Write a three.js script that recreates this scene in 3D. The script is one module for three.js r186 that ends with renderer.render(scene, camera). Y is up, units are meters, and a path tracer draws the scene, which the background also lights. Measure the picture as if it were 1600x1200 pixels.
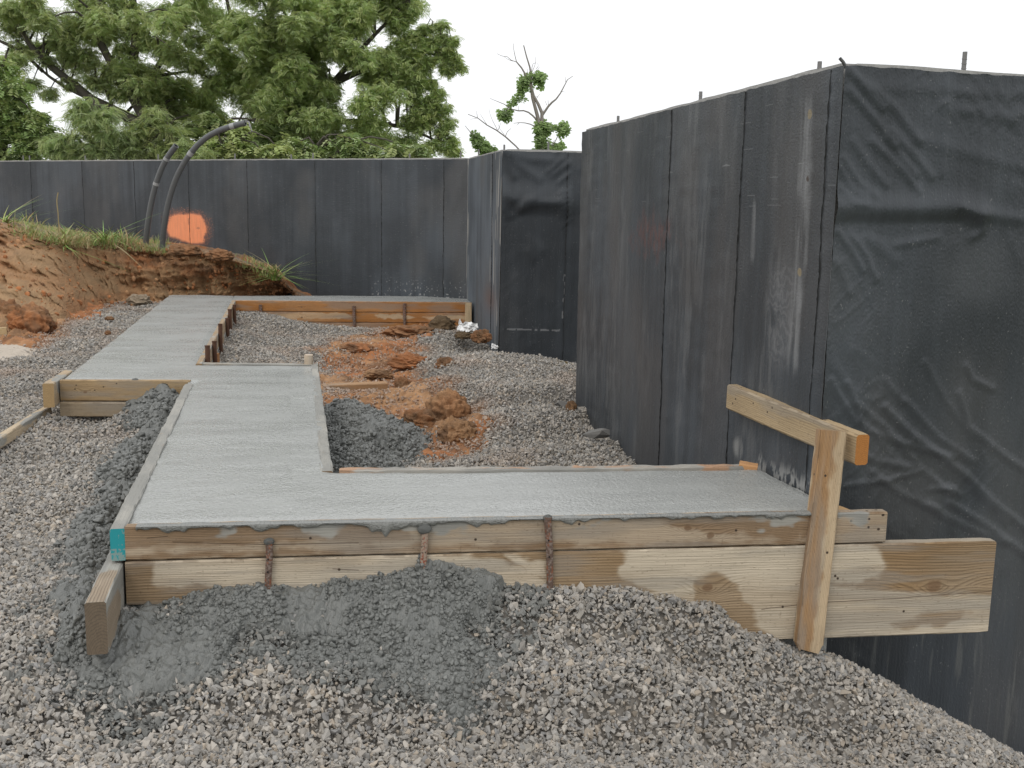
import * as THREE from 'three';
import { mergeGeometries, mergeVertices, toCreasedNormals } from 'three/addons/utils/BufferGeometryUtils.js';
import { ConvexGeometry } from 'three/addons/geometries/ConvexGeometry.js';

// ---------------------------------------------------------------- camera, sky, light, exposure
const scene = new THREE.Scene();
const FOCAL = 1650, CAM_H = 0.852, PITCH = Math.atan((600 - 322.3) / FOCAL), ROLL = 0.018;
const camera = new THREE.PerspectiveCamera(2 * Math.atan(600 / FOCAL) * 180 / Math.PI, 4 / 3, 0.05, 2000);
camera.position.set(0, CAM_H, 0);
camera.rotation.order = 'YXZ';
camera.rotation.set(-PITCH, 0, ROLL);
camera.updateMatrixWorld(true);

const renderer = new THREE.WebGLRenderer({ antialias: true });
renderer.toneMapping = THREE.LinearToneMapping;
renderer.toneMappingExposure = 1.12;
renderer.shadowMap.enabled = true;

// ---- noise
function hash2(ix, iy, s) {
  let h = Math.imul(ix, 374761393) ^ Math.imul(iy, 668265263) ^ Math.imul(s | 0, 1442695041);
  h = Math.imul(h ^ (h >>> 13), 1274126177); h ^= h >>> 16; h = Math.imul(h, 2246822519); h ^= h >>> 15;
  return (h >>> 0) / 4294967296;
}
function vnoise(x, y, s = 0) {
  const ix = Math.floor(x), iy = Math.floor(y); let fx = x - ix, fy = y - iy;
  fx = fx * fx * fx * (fx * (fx * 6 - 15) + 10); fy = fy * fy * fy * (fy * (fy * 6 - 15) + 10);
  const a = hash2(ix, iy, s), b = hash2(ix + 1, iy, s), c = hash2(ix, iy + 1, s), d = hash2(ix + 1, iy + 1, s);
  return a + (b - a) * fx + (c - a) * fy + (a - b - c + d) * fx * fy;
}
function fbm(x, y, o = 4, s = 0) {
  let v = 0, a = 0.5, n = 0;
  for (let i = 0; i < o; i++) { v += a * vnoise(x, y, s + i * 17); n += a; a *= 0.5; x = x * 2.03 + 13.7; y = y * 2.03 + 7.1; }
  return v / n;
}
function noise3(x, y, z, s = 0) { return (vnoise(x + z * 0.73, y - z * 0.41, s) + vnoise(y + x * 0.37 + 31, z - x * 0.59, s + 5) + vnoise(z + y * 0.53 - 17, x + y * 0.29, s + 9)) / 3; }
function fbm3(x, y, z, o = 4, s = 0) {
  let v = 0, a = 0.5, n = 0;
  for (let i = 0; i < o; i++) { v += a * noise3(x, y, z, s + i * 13); n += a; a *= 0.5; x *= 2.03; y *= 2.03; z *= 2.03; }
  return v / n;
}
function rng(seed) { let a = seed >>> 0; return () => { a = (a + 0x6D2B79F5) | 0; let t = Math.imul(a ^ (a >>> 15), 1 | a); t = (t + Math.imul(t ^ (t >>> 7), 61 | t)) ^ t; return ((t ^ (t >>> 14)) >>> 0) / 4294967296; }; }
const clamp = (v, a = 0, b = 1) => v < a ? a : v > b ? b : v;
const smooth = (a, b, v) => { const t = clamp((v - a) / (b - a)); return t * t * (3 - 2 * t); };
const mix = (a, b, t) => a + (b - a) * t;
const mix3 = (a, b, t) => [a[0] + (b[0] - a[0]) * t, a[1] + (b[1] - a[1]) * t, a[2] + (b[2] - a[2]) * t];

// ---- overcast sky
{
  const w = 512, h = 256, data = new Float32Array(w * h * 4);
  for (let j = 0; j < h; j++) for (let i = 0; i < w; i++) {
    const el = ((j + 0.5) / h - 0.5) * Math.PI, az = (i / w) * Math.PI * 2;
    const e = Math.max(0, Math.sin(el));
    const cx = Math.cos(az) * 2.2 / (e + 0.35), cy = Math.sin(az) * 2.2 / (e + 0.35);
    const cl = (fbm(cx * 0.8 + 40, cy * 0.8 + 40, 4, 3) - 0.5) * 0.10;
    const L = (0.93 + 0.30 * e + cl), k = (j * w + i) * 4;
    data[k] = L * 0.985; data[k + 1] = L * 0.998; data[k + 2] = L * 1.02; data[k + 3] = 1;
  }
  const sky = new THREE.DataTexture(data, w, h, THREE.RGBAFormat, THREE.FloatType);
  sky.mapping = THREE.EquirectangularReflectionMapping; sky.magFilter = sky.minFilter = THREE.LinearFilter; sky.needsUpdate = true;
  scene.background = sky; scene.environment = sky; scene.environmentIntensity = 1;
}
const sun = new THREE.DirectionalLight(0xfff6ea, 0.6);
sun.position.set(-5, 12, 5); sun.target.position.set(0, 0, -5);
sun.castShadow = true; sun.shadow.radius = 40; sun.shadow.mapSize.set(2048, 2048);
Object.assign(sun.shadow.camera, { left: -14, right: 14, top: 14, bottom: -14, near: 0.5, far: 60 });
scene.add(sun, sun.target);

// ---------------------------------------------------------------- pixel helpers (1600 x 1200 photograph)
const CP = camera.position;
function ray(px, py) { return new THREE.Vector3((px - 800) / FOCAL, -(py - 600) / FOCAL, -1).applyEuler(camera.rotation); }
function onPlane(px, py, h = 0) { const r = ray(px, py); return CP.clone().addScaledVector(r, (h - CAM_H) / r.y); }     // hits the level plane y = h
function atDepth(px, py, d) { const r = ray(px, py); return CP.clone().addScaledVector(r, d / -r.z); }                   // at d metres north of the camera
function vertical(A, B) {                                                                                              // a vertical plane through two plan points
  const d = new THREE.Vector3(B.x - A.x, 0, B.z - A.z), len = d.length(); d.normalize();
  const n = new THREE.Vector3(-d.z, 0, d.x);
  return { A, B, d, n, len,
    hit(px, py) { const r = ray(px, py); const t = (n.x * (A.x - CP.x) + n.z * (A.z - CP.z)) / (n.x * r.x + n.z * r.z); return CP.clone().addScaledVector(r, t); },
    local(px, py) { const p = this.hit(px, py); return [(p.x - A.x) * d.x + (p.z - A.z) * d.z, p.y]; },
    at(s, y = 0, off = 0) { return new THREE.Vector3(A.x + d.x * s + n.x * off, y, A.z + d.z * s + n.z * off); } };
}
const V = (x, y, z) => new THREE.Vector3(x, y, z);

// ---------------------------------------------------------------- scene helpers
const taken = new Map();
function numbered(name) { const k = taken.get(name) || 0; taken.set(name, k + 1); return k ? `${name}_${String(k).padStart(3, '0')}` : name; }
function shadows(o) { o.traverse(m => { if (m.isMesh) { m.castShadow = true; m.receiveShadow = true; } }); return o; }
function tag(o, label, category, group) { o.userData.label = label; o.userData.category = category; if (group) o.userData.group = group; return o; }
function top(o, name, label, category, group) { o.name = numbered(name); tag(o, label, category, group); scene.add(o); return shadows(o); }
function group(name, label, category, grp, pos) { const g = new THREE.Group(); g.name = numbered(name); if (pos) g.position.copy(pos); tag(g, label, category, grp); scene.add(g); return g; }
function part(parent, name, geo, mat) { const m = new THREE.Mesh(geo, mat); m.name = name; m.castShadow = m.receiveShadow = true; parent.add(m); return m; }
function structure(o, name) { o.name = numbered(name); o.userData.kind = 'structure'; scene.add(o); return shadows(o); }
function recentre(geo) { geo.computeBoundingBox(); const b = geo.boundingBox; const c = V((b.min.x + b.max.x) / 2, b.min.y, (b.min.z + b.max.z) / 2); geo.translate(-c.x, -c.y, -c.z); return c; }
const toS = v => { v = clamp(v); return v <= 0.0031308 ? v * 12.92 : 1.055 * Math.pow(v, 1 / 2.4) - 0.055; };
function colourTex(w, h, fn) {                         // fn(u, v) returns linear rgb
  const d = new Uint8Array(w * h * 4);
  for (let j = 0; j < h; j++) for (let i = 0; i < w; i++) { const c = fn((i + 0.5) / w, (j + 0.5) / h), k = (j * w + i) * 4; d[k] = toS(c[0]) * 255; d[k + 1] = toS(c[1]) * 255; d[k + 2] = toS(c[2]) * 255; d[k + 3] = 255; }
  const t = new THREE.DataTexture(d, w, h, THREE.RGBAFormat); t.colorSpace = THREE.SRGBColorSpace;
  t.magFilter = THREE.LinearFilter; t.minFilter = THREE.LinearMipmapLinearFilter; t.generateMipmaps = true; t.wrapS = t.wrapT = THREE.RepeatWrapping; t.needsUpdate = true; return t;
}
function greyTex(w, h, fn) {
  const d = new Uint8Array(w * h * 4);
  for (let j = 0; j < h; j++) for (let i = 0; i < w; i++) { const c = clamp(fn((i + 0.5) / w, (j + 0.5) / h)) * 255, k = (j * w + i) * 4; d[k] = d[k + 1] = d[k + 2] = c; d[k + 3] = 255; }
  const t = new THREE.DataTexture(d, w, h, THREE.RGBAFormat); t.magFilter = THREE.LinearFilter; t.minFilter = THREE.LinearMipmapLinearFilter; t.generateMipmaps = true; t.wrapS = t.wrapT = THREE.RepeatWrapping; t.needsUpdate = true; return t;
}
function polyDist(poly, x, y) {                       // signed distance, positive inside
  let d = 1e9, inside = false;
  for (let i = 0, j = poly.length - 1; i < poly.length; j = i++) {
    const [xi, yi] = poly[i], [xj, yj] = poly[j], ex = xj - xi, ey = yj - yi;
    const t = clamp(((x - xi) * ex + (y - yi) * ey) / (ex * ex + ey * ey || 1)), qx = xi + ex * t - x, qy = yi + ey * t - y;
    d = Math.min(d, qx * qx + qy * qy);
    if ((yi > y) !== (yj > y) && x < (xj - xi) * (y - yi) / (yj - yi) + xi) inside = !inside;
  }
  return inside ? Math.sqrt(d) : -Math.sqrt(d);
}
function lineDist(line, x, y) {
  let d = 1e9;
  for (let i = 1; i < line.length; i++) {
    const [xi, yi] = line[i - 1], [xj, yj] = line[i], ex = xj - xi, ey = yj - yi;
    const t = clamp(((x - xi) * ex + (y - yi) * ey) / (ex * ex + ey * ey || 1)), qx = xi + ex * t - x, qy = yi + ey * t - y;
    d = Math.min(d, qx * qx + qy * qy);
  }
  return Math.sqrt(d);
}
function mat(rgb, rough = 0.9, extra = {}) { const m = new THREE.MeshStandardMaterial({ roughness: rough, metalness: 0, ...extra }); m.color.setRGB(...rgb); return m; }
function gridGeo(nx, ny, fn, keep) {                  // fn(i/nx, j/ny) -> {p:[x,y,z], uv:[u,v], c:[r,g,b]}
  const pos = [], uv = [], col = [], idx = [], ok = [];
  for (let j = 0; j <= ny; j++) for (let i = 0; i <= nx; i++) {
    const r = fn(i / nx, j / ny); pos.push(...r.p); uv.push(...(r.uv || [i / nx, j / ny])); if (r.c) col.push(...r.c); ok.push(r.ok !== false);
  }
  const w = nx + 1;
  for (let j = 0; j < ny; j++) for (let i = 0; i < nx; i++) {
    const a = j * w + i, b = a + 1, c = a + w, d = c + 1;
    if (!(ok[a] || ok[b] || ok[c] || ok[d])) continue;
    idx.push(a, b, d, a, d, c);
  }
  let g = new THREE.BufferGeometry();
  g.setAttribute('position', new THREE.Float32BufferAttribute(pos, 3)); g.setAttribute('uv', new THREE.Float32BufferAttribute(uv, 2));
  if (col.length) g.setAttribute('color', new THREE.Float32BufferAttribute(col, 3));
  g.setIndex(idx); g.computeVertexNormals();
  return g;
}

// ---------------------------------------------------------------- key plan points
const WALL_TOP = 1.27;
const nearC = onPlane(1322, 100, WALL_TOP), farC = onPlane(912, 205, WALL_TOP), rightP = onPlane(1600, 118, WALL_TOP);
const bayC = onPlane(785, 235, WALL_TOP), innerC = onPlane(732, 248, WALL_TOP), backL = onPlane(0, 252, WALL_TOP), bayR = onPlane(908, 238, WALL_TOP);
for (const p of [nearC, farC, rightP, bayC, innerC, backL, bayR]) p.y = 0;
const ext = (a, b, k) => V(a.x + (b.x - a.x) * k, 0, a.z + (b.z - a.z) * k);
const planeBack = vertical(ext(innerC, backL, 1.5), innerC), planeBaySide = vertical(innerC, bayC), planeBayFront = vertical(bayC, ext(bayC, bayR, 3.2));
const planeSide = vertical(farC, nearC), planeFront = vertical(nearC, ext(nearC, rightP, 2.6));
// footing corners (top of the concrete is y = 0)
const F0 = onPlane(197, 818), F1 = onPlane(1268, 797), A0 = onPlane(1185, 729), B0 = onPlane(520, 735), C0 = onPlane(497, 570), D0 = onPlane(305, 568), E0 = onPlane(362, 469), F2 = onPlane(735, 472), G0 = onPlane(733, 462), H0 = onPlane(265, 460), I0 = onPlane(100, 590), J0 = onPlane(303, 595);
const frontLine = vertical(F0, ext(F0, F1, 1.4));
const FE = frontLine.at(F0.distanceTo(F1) + 0.075);           // front end of the strip beside the wall corner
const slabPoly = [F0, FE, V(nearC.x - 0.012, 0, nearC.z), A0, B0, C0, D0, E0, F2, G0, H0, I0, J0].map(p => [p.x, p.z]);

// ---------------------------------------------------------------- ground heights
const groundPts = [];
function gp(p) { groundPts.push([p.x, p.z, p.y]); }
// foot of the front form, then the pile falling away towards the lower wall
for (const [px, py, d] of [[150, 965, 2.62], [230, 945, 2.72], [300, 930, 2.74], [420, 922, 2.76], [560, 915, 2.8], [680, 905, 2.84], [770, 905, 2.85], [860, 905, 2.86], [960, 903, 2.88], [1030, 915, 2.9], [1090, 938, 2.91], [1180, 992, 2.92], [1260, 1022, 2.92]]) gp(atDepth(px, py, d));
for (const [px, py] of [[1290, 1026], [1330, 1048], [1420, 1100], [1500, 1142], [1590, 1198]]) gp(planeFront.hit(px, py));
for (const [px, py, d] of [[1300, 1190, 2.66], [1150, 1190, 2.55], [1000, 1190, 2.45], [800, 1190, 2.38], [600, 1190, 2.3], [400, 1190, 2.25], [200, 1190, 2.2], [50, 1190, 2.15], [1100, 1060, 2.7], [950, 1040, 2.62], [750, 1040, 2.58], [500, 1040, 2.52], [300, 1040, 2.5], [100, 1040, 2.45]]) gp(atDepth(px, py, d));
for (const a of [[0, -1.2, -0.45], [-1.2, -1.2, -0.36], [-2.5, -1.2, -0.3], [1, -1.4, -0.75], [1.6, -2.2, -0.95], [1.8, -1.2, -1.0], [2.2, -3, -1.0]]) groundPts.push([a[0], a[1], a[2]]);
// gravel left of the footing
for (const [px, py, h] of [[100, 900, -0.23], [40, 820, -0.23], [130, 780, -0.22], [170, 700, -0.2], [60, 720, -0.22], [230, 640, -0.16], [130, 660, -0.19], [70, 650, -0.17], [0, 650, -0.18], [20, 590, -0.15], [60, 550, -0.13], [120, 530, -0.11], [180, 500, -0.09], [60, 515, -0.1], [220, 480, -0.08], [120, 490, -0.08], [0, 560, -0.13], [-200, 560, -0.13], [-200, 700, -0.2], [-300, 620, -0.16], [-200, 900, -0.25]]) { const p = onPlane(px, py, h); gp(p); }
for (const [px, py, h] of [[270, 612, -0.08], [215, 622, -0.11]]) gp(onPlane(px, py, h));
// inside the footing
for (const [px, py, h] of [[325, 562, -0.14], [340, 545, -0.12], [355, 520, -0.11], [380, 487, -0.09], [420, 495, -0.17], [480, 500, -0.2], [550, 507, -0.24], [640, 507, -0.23], [700, 505, -0.2], [735, 515, -0.17], [420, 540, -0.2], [480, 530, -0.23], [600, 530, -0.22], [680, 520, -0.17], [560, 580, -0.3], [620, 600, -0.29], [620, 660, -0.32], [700, 640, -0.27], [700, 700, -0.3], [620, 720, -0.31], [560, 700, -0.27], [760, 560, -0.14], [720, 560, -0.16], [800, 600, -0.14], [800, 650, -0.21], [850, 600, -0.18], [760, 590, -0.17], [850, 640, -0.21], [900, 640, -0.27], [850, 700, -0.27], [920, 700, -0.29], [780, 715, -0.28], [940, 725, -0.3]]) gp(onPlane(px, py, h));
gp(planeBaySide.hit(760, 540)); gp(planeBaySide.hit(775, 552)); gp(planeBayFront.hit(800, 562)); gp(planeBayFront.hit(850, 560)); gp(planeBayFront.hit(893, 566));
gp(planeSide.hit(905, 640)); gp(planeSide.hit(930, 670)); gp(planeSide.hit(960, 690)); gp(planeSide.hit(985, 712)); gp(planeSide.hit(1000, 728)); gp(planeSide.hit(1100, 760));
for (const a of [[-1, -10.6, -0.3], [-2.5, -10.8, -0.2], [-4, -12, -0.2], [-7, -9, -0.1], [-6, -6, -0.15], [-5, -4, -0.2], [-4, -2, -0.25], [-9, -12, -0.2], [1.2, -9, -0.4], [2, -5, -0.6]]) groundPts.push(a);
function ground0(x, z) {
  let s = 0, w = 0;
  for (const [px, pz, h] of groundPts) { const d2 = (px - x) ** 2 + (pz - z) ** 2 + 0.0025, k = 1 / (d2 * d2); s += h * k; w += k; }
  return s / w;
}
const GX0 = -9, GX1 = 3, GZ0 = -13.2, GZ1 = -1.12, GS = 0.04, GNX = Math.round((GX1 - GX0) / GS), GNZ = Math.round((GZ1 - GZ0) / GS);
const gField = new Float32Array((GNX + 1) * (GNZ + 1));
for (let j = 0; j <= GNZ; j++) for (let i = 0; i <= GNX; i++) {
  const x = GX0 + i * GS, z = GZ0 + j * GS;
  gField[j * (GNX + 1) + i] = ground0(x, z) + (fbm(x * 5 + 9, z * 5 + 3, 3, 21) - 0.5) * 0.045;
}
function ground(x, z) {
  const fx = clamp((x - GX0) / GS, 0, GNX - 0.001), fz = clamp((z - GZ0) / GS, 0, GNZ - 0.001), i = Math.floor(fx), j = Math.floor(fz), u = fx - i, v = fz - j, k = j * (GNX + 1) + i;
  return (gField[k] * (1 - u) + gField[k + 1] * u) * (1 - v) + (gField[k + GNX + 1] * (1 - u) + gField[k + GNX + 2] * u) * v;
}
// red clay showing among the stones
const clayPolys = [
  [[512, 655], [505, 600], [500, 560], [530, 535], [600, 528], [640, 510], [690, 500], [720, 505], [700, 525], [640, 545], [650, 570], [665, 610], [735, 655], [745, 690], [690, 705], [640, 700], [600, 680], [560, 660]].map(([a, b]) => { const p = onPlane(a, b, -0.27); return [p.x, p.z]; }),
  [[0, 540], [0, 500], [60, 490], [150, 470], [170, 485], [100, 505], [60, 530]].map(([a, b]) => { const p = onPlane(a, b, -0.1); return [p.x, p.z]; }),
];
function clayness(x, z) {
  let m = 0;
  for (const p of clayPolys) m = Math.max(m, smooth(-0.18, 0.1, polyDist(p, x, z) + (fbm(x * 4, z * 4, 3, 61) - 0.5) * 0.5));
  return m;
}
{
  const g = gridGeo(GNX, GNZ, (u, v) => {
    const x = GX0 + u * (GX1 - GX0), z = GZ0 + v * (GZ1 - GZ0), c = z < -3 && x < 1 ? clayness(x, z) : 0, n = fbm(x * 9, z * 9, 4, 5);
    return { p: [x, gField[Math.round(v * GNZ) * (GNX + 1) + Math.round(u * GNX)] - 0.019, z], c: mix3([0.15 + 0.1 * n, 0.138 + 0.09 * n, 0.12 + 0.08 * n], [0.24 + 0.12 * n, 0.12 + 0.06 * n, 0.055 + 0.03 * n], c) };
  });
  g.index.array.reverse && g.setIndex([...g.index.array].reverse());
  g.computeVertexNormals();
  structure(new THREE.Mesh(g, mat([1, 1, 1], 0.97, { vertexColors: true })), 'gravel_bed');
  const far = new THREE.PlaneGeometry(1400, 1400, 8, 8).rotateX(-Math.PI / 2);
  const m = new THREE.Mesh(far, mat([0.10, 0.11, 0.05], 1)); m.position.y = -1.35; structure(m, 'ground');
}

const groundHit = (px, py, h = -0.25) => { let p; for (let i = 0; i < 12; i++) { p = onPlane(px, py, h); h = mix(h, ground(p.x, p.z), 0.6); } return p; };
const plan = (list, h) => list.map(([a, b]) => { const p = groundHit(a, b, h); return [p.x, p.z]; });
const spillFront = plan([[215, 965], [290, 925], [420, 905], [560, 890], [650, 868], [760, 868], [840, 895], [815, 990], [760, 1005], [750, 1050], [700, 1090], [610, 1100], [520, 1065], [430, 1058], [350, 1080], [240, 1110], [150, 1100], [80, 1055], [130, 1010]], -0.24);
const spillSide = plan([[170, 880], [195, 815], [240, 725], [290, 625], [300, 600], [255, 605], [225, 640], [200, 690], [165, 740], [145, 800], [105, 870], [95, 930], [110, 990], [140, 960]], -0.15);
const spillInner = plan([[505, 640], [530, 632], [560, 640], [610, 662], [665, 682], [660, 705], [625, 722], [600, 745], [530, 745], [515, 700]], -0.25);
// ---------------------------------------------------------------- crushed stone
{
  const r = rng(77), variants = 10, mats = mat([1, 1, 1], 0.85);
  const geos = [];
  for (let k = 0; k < variants; k++) {
    const pts = []; const n = 9 + (k % 4);
    for (let i = 0; i < n; i++) { const th = r() * 6.283, z = r() * 2 - 1, q = Math.sqrt(1 - z * z), s = 0.38 + r() * 0.17; pts.push(V(Math.cos(th) * q * s * 1.2, z * s * 0.75, Math.sin(th) * q * s * 0.95)); }
    const g = new ConvexGeometry(pts); g.deleteAttribute('uv'); geos.push(g);
  }
  const buckets = geos.map(() => []);
  const slabIn = (x, z) => polyDist(slabPoly, x, z);
  const palette = [[0.335, 0.30, 0.26], [0.285, 0.265, 0.24], [0.245, 0.235, 0.22], [0.375, 0.335, 0.29], [0.31, 0.29, 0.265], [0.27, 0.245, 0.21], [0.43, 0.39, 0.34], [0.345, 0.285, 0.22], [0.21, 0.205, 0.20]];
  function put(x, z, size, layer) {
    const sd = slabIn(x, z); if (sd > 0.0) return;
    if ((x - nearC.x) * planeSide.n.x + (z - nearC.z) * planeSide.n.z < 0.0 && z < nearC.z + 0.05 && z > farC.z && x > 0.2) return;
    if (x > nearC.x && (x - nearC.x) * planeFront.n.x + (z - nearC.z) * planeFront.n.z < 0) return;
    if ((x - bayC.x) * planeBayFront.n.x + (z - bayC.z) * planeBayFront.n.z < 0 && (x - bayC.x) * planeBaySide.n.x + (z - bayC.z) * planeBaySide.n.z < 0.0) return;
    const c = z < -3 && x < 1 ? clayness(x, z) : 0;
    if (c > 0.35 && r() < c * 0.66) return;
    const far = z < -6;
    const b = buckets[Math.floor(r() * variants)];
    const col = palette[Math.floor(Math.pow(r(), 1.1) * palette.length)], br = (0.84 + r() * 0.36) * (0.86 + 0.3 * fbm(x * 1.6, z * 1.6, 3, 97));
    const av = 0.28; let cc = [mix(col[0], av * 1.08, 0.25) * br * 1.0, mix(col[1], av, 0.25) * br * 1.015, mix(col[2], av * 0.9, 0.25) * br * 1.02];
    const tint = c * 0.5 + (z < -4.4 ? Math.max(0, fbm(x * 3, z * 3, 2, 88) - 0.55) * 0.8 : 0);
    cc = mix3(cc, [0.40, 0.25, 0.16], clamp(tint));
    const sp = Math.max(polyDist(spillFront, x, z), polyDist(spillSide, x, z), polyDist(spillInner, x, z)) + (fbm(x * 10, z * 10, 3, 99) - 0.5) * 0.3;
    if (sp > -0.07 && r() < smooth(-0.07, 0.03, sp) * 0.85) cc = mix3(cc, [0.15, 0.155, 0.147], 0.75 + 0.2 * r());   // coated with cement paste
    b.push([x, ground(x, z) - size * 0.1 + layer, z, size, r() * 6.283, r() * 6.283, r() * 6.283, 0.8 + r() * 0.5, cc]);
  }
  for (let z = -1.75; z > -11.6;) {
    const near = z > -4.2, step = near ? 0.0102 : z > -6.5 ? 0.0142 : 0.0185;
    const hw = 0.62 * -z + 0.5;
    for (let x = -hw; x < Math.min(hw, 2.4); x += step) {
      if (r() < 0.1) continue;
      const big = Math.pow(r(), 2.2);
      put(x + (r() - 0.5) * step * 1.4, z + (r() - 0.5) * step * 1.4, (near ? 0.0108 : 0.0138) + big * 0.0125, -0.004 + r() * 0.004);
      const slope = z > -3.3;
      for (let k = slope ? 3 : 1; k > 0; k--) if (r() < (slope ? 0.55 : near ? 0.45 : 0.35)) put(x + (r() - 0.5) * step * 2, z + (r() - 0.5) * step * 2, 0.0095 + Math.pow(r(), 2.8) * 0.0195, 0.001 + r() * 0.009);
    }
    z -= step;
  }
  const gr = new THREE.Group(); gr.name = 'gravel'; gr.userData = { kind: 'stuff', label: 'loose grey and tan crushed stone spread around the footing', category: 'gravel' }; scene.add(gr);
  const M = new THREE.Matrix4(), Q = new THREE.Quaternion(), Eu = new THREE.Euler(), C = new THREE.Color();
  let total = 0;
  buckets.forEach((b, k) => {
    const im = new THREE.InstancedMesh(geos[k], mats, b.length); im.name = 'gravel_stones'; im.userData.kind = 'stuff';
    b.forEach((s, i) => { Q.setFromEuler(Eu.set(s[4], s[5], s[6])); M.compose(V(s[0], s[1], s[2]), Q, V(s[3] * s[7], s[3], s[3])); im.setMatrixAt(i, M); im.setColorAt(i, C.setRGB(...s[8])); });
    im.castShadow = im.receiveShadow = true; gr.add(im); total += b.length;
  });
  console.log('stones', total);
}

// ---------------------------------------------------------------- wet concrete footing
const wetBump = greyTex(1024, 1024, (u, v) => {
  const x = u * 1.0, y = v * 1.0;
  const drag = fbm(x * 14, y * 120, 3, 4) + (fbm(x * 5, y * 22, 3, 6) - 0.5) * 0.8, fine = vnoise(x * 330, y * 260, 8) * 0.5 + vnoise(x * 150, y * 140, 9) * 0.5, pit = Math.max(0, vnoise(x * 210, y * 170, 12) - 0.8) * 3;
  return 0.5 + (drag - 0.5) * 0.16 + (fine - 0.5) * 0.55 - pit * 0.45;
});
const wetColour = colourTex(1024, 1024, (u, v) => {
  const n = fbm(u * 7, v * 26, 4, 31), f = vnoise(u * 400, v * 330, 33), b = fbm(u * 3, v * 3, 4, 35), k = 0.335 * (0.84 + 0.14 * n + 0.12 * b + 0.2 * (f - 0.5));
  return [k * 0.98, k, k * 0.955];
});
const wetRough = greyTex(512, 512, (u, v) => 0.62 + 0.5 * (fbm(u * 4, v * 6, 4, 36) - 0.5) + 0.25 * (vnoise(u * 200, v * 200, 37) - 0.5));
const wetConcrete = new THREE.MeshPhysicalMaterial({ map: wetColour, bumpMap: wetBump, bumpScale: 0.003, roughness: 0.5, roughnessMap: wetRough, specularIntensity: 1.0, ior: 1.5 });
const siteDir = V(-0.208, 0, -0.978), crossDir = V(0.978, 0, -0.208);
const slabUV = (x, z) => [(x * crossDir.x + z * crossDir.z) / 1.3, (x * siteDir.x + z * siteDir.z) / 1.3];
function slabH(x, z) {
  const d = Math.max(0, polyDist(slabPoly, x, z));
  const edge = 1 - smooth(0, 0.035, d);
  const s = x * crossDir.x + z * crossDir.z, t = x * siteDir.x + z * siteDir.z;
  return -0.003 + (fbm(s * 2.2, t * 4, 3, 51) - 0.5) * 0.008 + (fbm(s * 5, t * 16, 3, 52) - 0.5) * 0.003 - edge * (0.004 + 0.005 * fbm(s * 18, t * 18, 2, 53));
}
{
  const along = (a, b, p) => { const d = b.clone().sub(a), t = p.clone().sub(a).dot(d) / d.lengthSq(); return a.clone().addScaledVector(d, t); };
  const L1 = F0.clone().lerp(J0, (() => { const t = B0.clone().sub(A0).normalize(); const e = J0.clone().sub(F0); const c = B0.clone().sub(F0); return (c.x * t.z - c.z * t.x) / (e.x * t.z - e.z * t.x); })());
  const K0 = J0.clone();                                // where the side strip meets the outer one
  const E2 = E0.clone().add(E0.clone().sub(D0).normalize().multiplyScalar(0.5));
  const WC = V(nearC.x - 0.012, 0, nearC.z);
  const patches = [
    [F0, frontLine.at(F0.distanceTo(F1) - 0.05), A0, L1, 160, 40], [frontLine.at(F0.distanceTo(F1) - 0.05), FE, WC, A0, 12, 30],
    [L1, B0, C0, D0, 50, 150],
    [I0, K0, D0, I0.clone().lerp(H0, 0.12), 50, 30], [I0.clone().lerp(H0, 0.12), D0, E0, H0.clone().lerp(I0, 0.09), 50, 200],
    [H0.clone().lerp(I0, 0.09), E0, E2.clone().lerp(H0, 0.02), H0, 50, 20], [E0, F2, G0, E2, 120, 24],
  ];
  const gs = patches.map(([a, b, c, d, nx, ny]) => gridGeo(nx, ny, (u, v) => {
    const x = mix(mix(a.x, b.x, u), mix(d.x, c.x, u), v), z = mix(mix(a.z, b.z, u), mix(d.z, c.z, u), v);
    return { p: [x, slabH(x, z), z], uv: slabUV(x, z) };
  }));
  const sh = new THREE.Shape(slabPoly.map(([x, z]) => new THREE.Vector2(x, -z)));
  const body = new THREE.ExtrudeGeometry(sh, { depth: 0.6, bevelEnabled: false }).rotateX(-Math.PI / 2).translate(0, -0.615, 0);
  const geo = mergeGeometries([...gs.map(g => g.toNonIndexed()), body]);
  const c = recentre(geo);
  const m = new THREE.Mesh(geo, wetConcrete); m.position.copy(c);
  top(m, 'concrete_footing', 'freshly poured wet concrete footing stepping between the form boards', 'footing');
}

// ---------------------------------------------------------------- lumpy heaps: spilled concrete, clay
const spillBump = greyTex(1024, 1024, (u, v) => 0.5 + (fbm(u * 70, v * 70, 3, 71) - 0.5) * 0.8 - 0.8 * Math.max(0, vnoise(u * 120, v * 120, 73) - 0.68) + (vnoise(u * 260, v * 260, 74) - 0.5) * 0.25);
const spillMat = mat([0.142, 0.146, 0.137], 0.42, { bumpMap: spillBump, bumpScale: 0.0032 });
const clayBump = greyTex(512, 512, (u, v) => fbm(u * 40, v * 40, 4, 72));
const clayMat = mat([1, 1, 1], 0.95, { vertexColors: true, bumpMap: clayBump, bumpScale: 0.006 });
function clayColour(x, y, z) {
  const n = fbm3(x * 3.1, y * 3.1, z * 3.1, 3, 81), m = fbm3(x * 14, y * 14, z * 14, 3, 82), g = vnoise(x * 60 + y * 13, z * 60 - y * 17, 83);
  let c = mix3([0.325, 0.132, 0.050], [0.345, 0.195, 0.098], smooth(0.4, 0.6, n));
  c = mix3(c, [0.125, 0.067, 0.034], smooth(0.48, 0.64, m) * 0.8);
  const k = 0.8 + 0.4 * g; return [c[0] * k, c[1] * k, c[2] * k];
}
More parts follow.
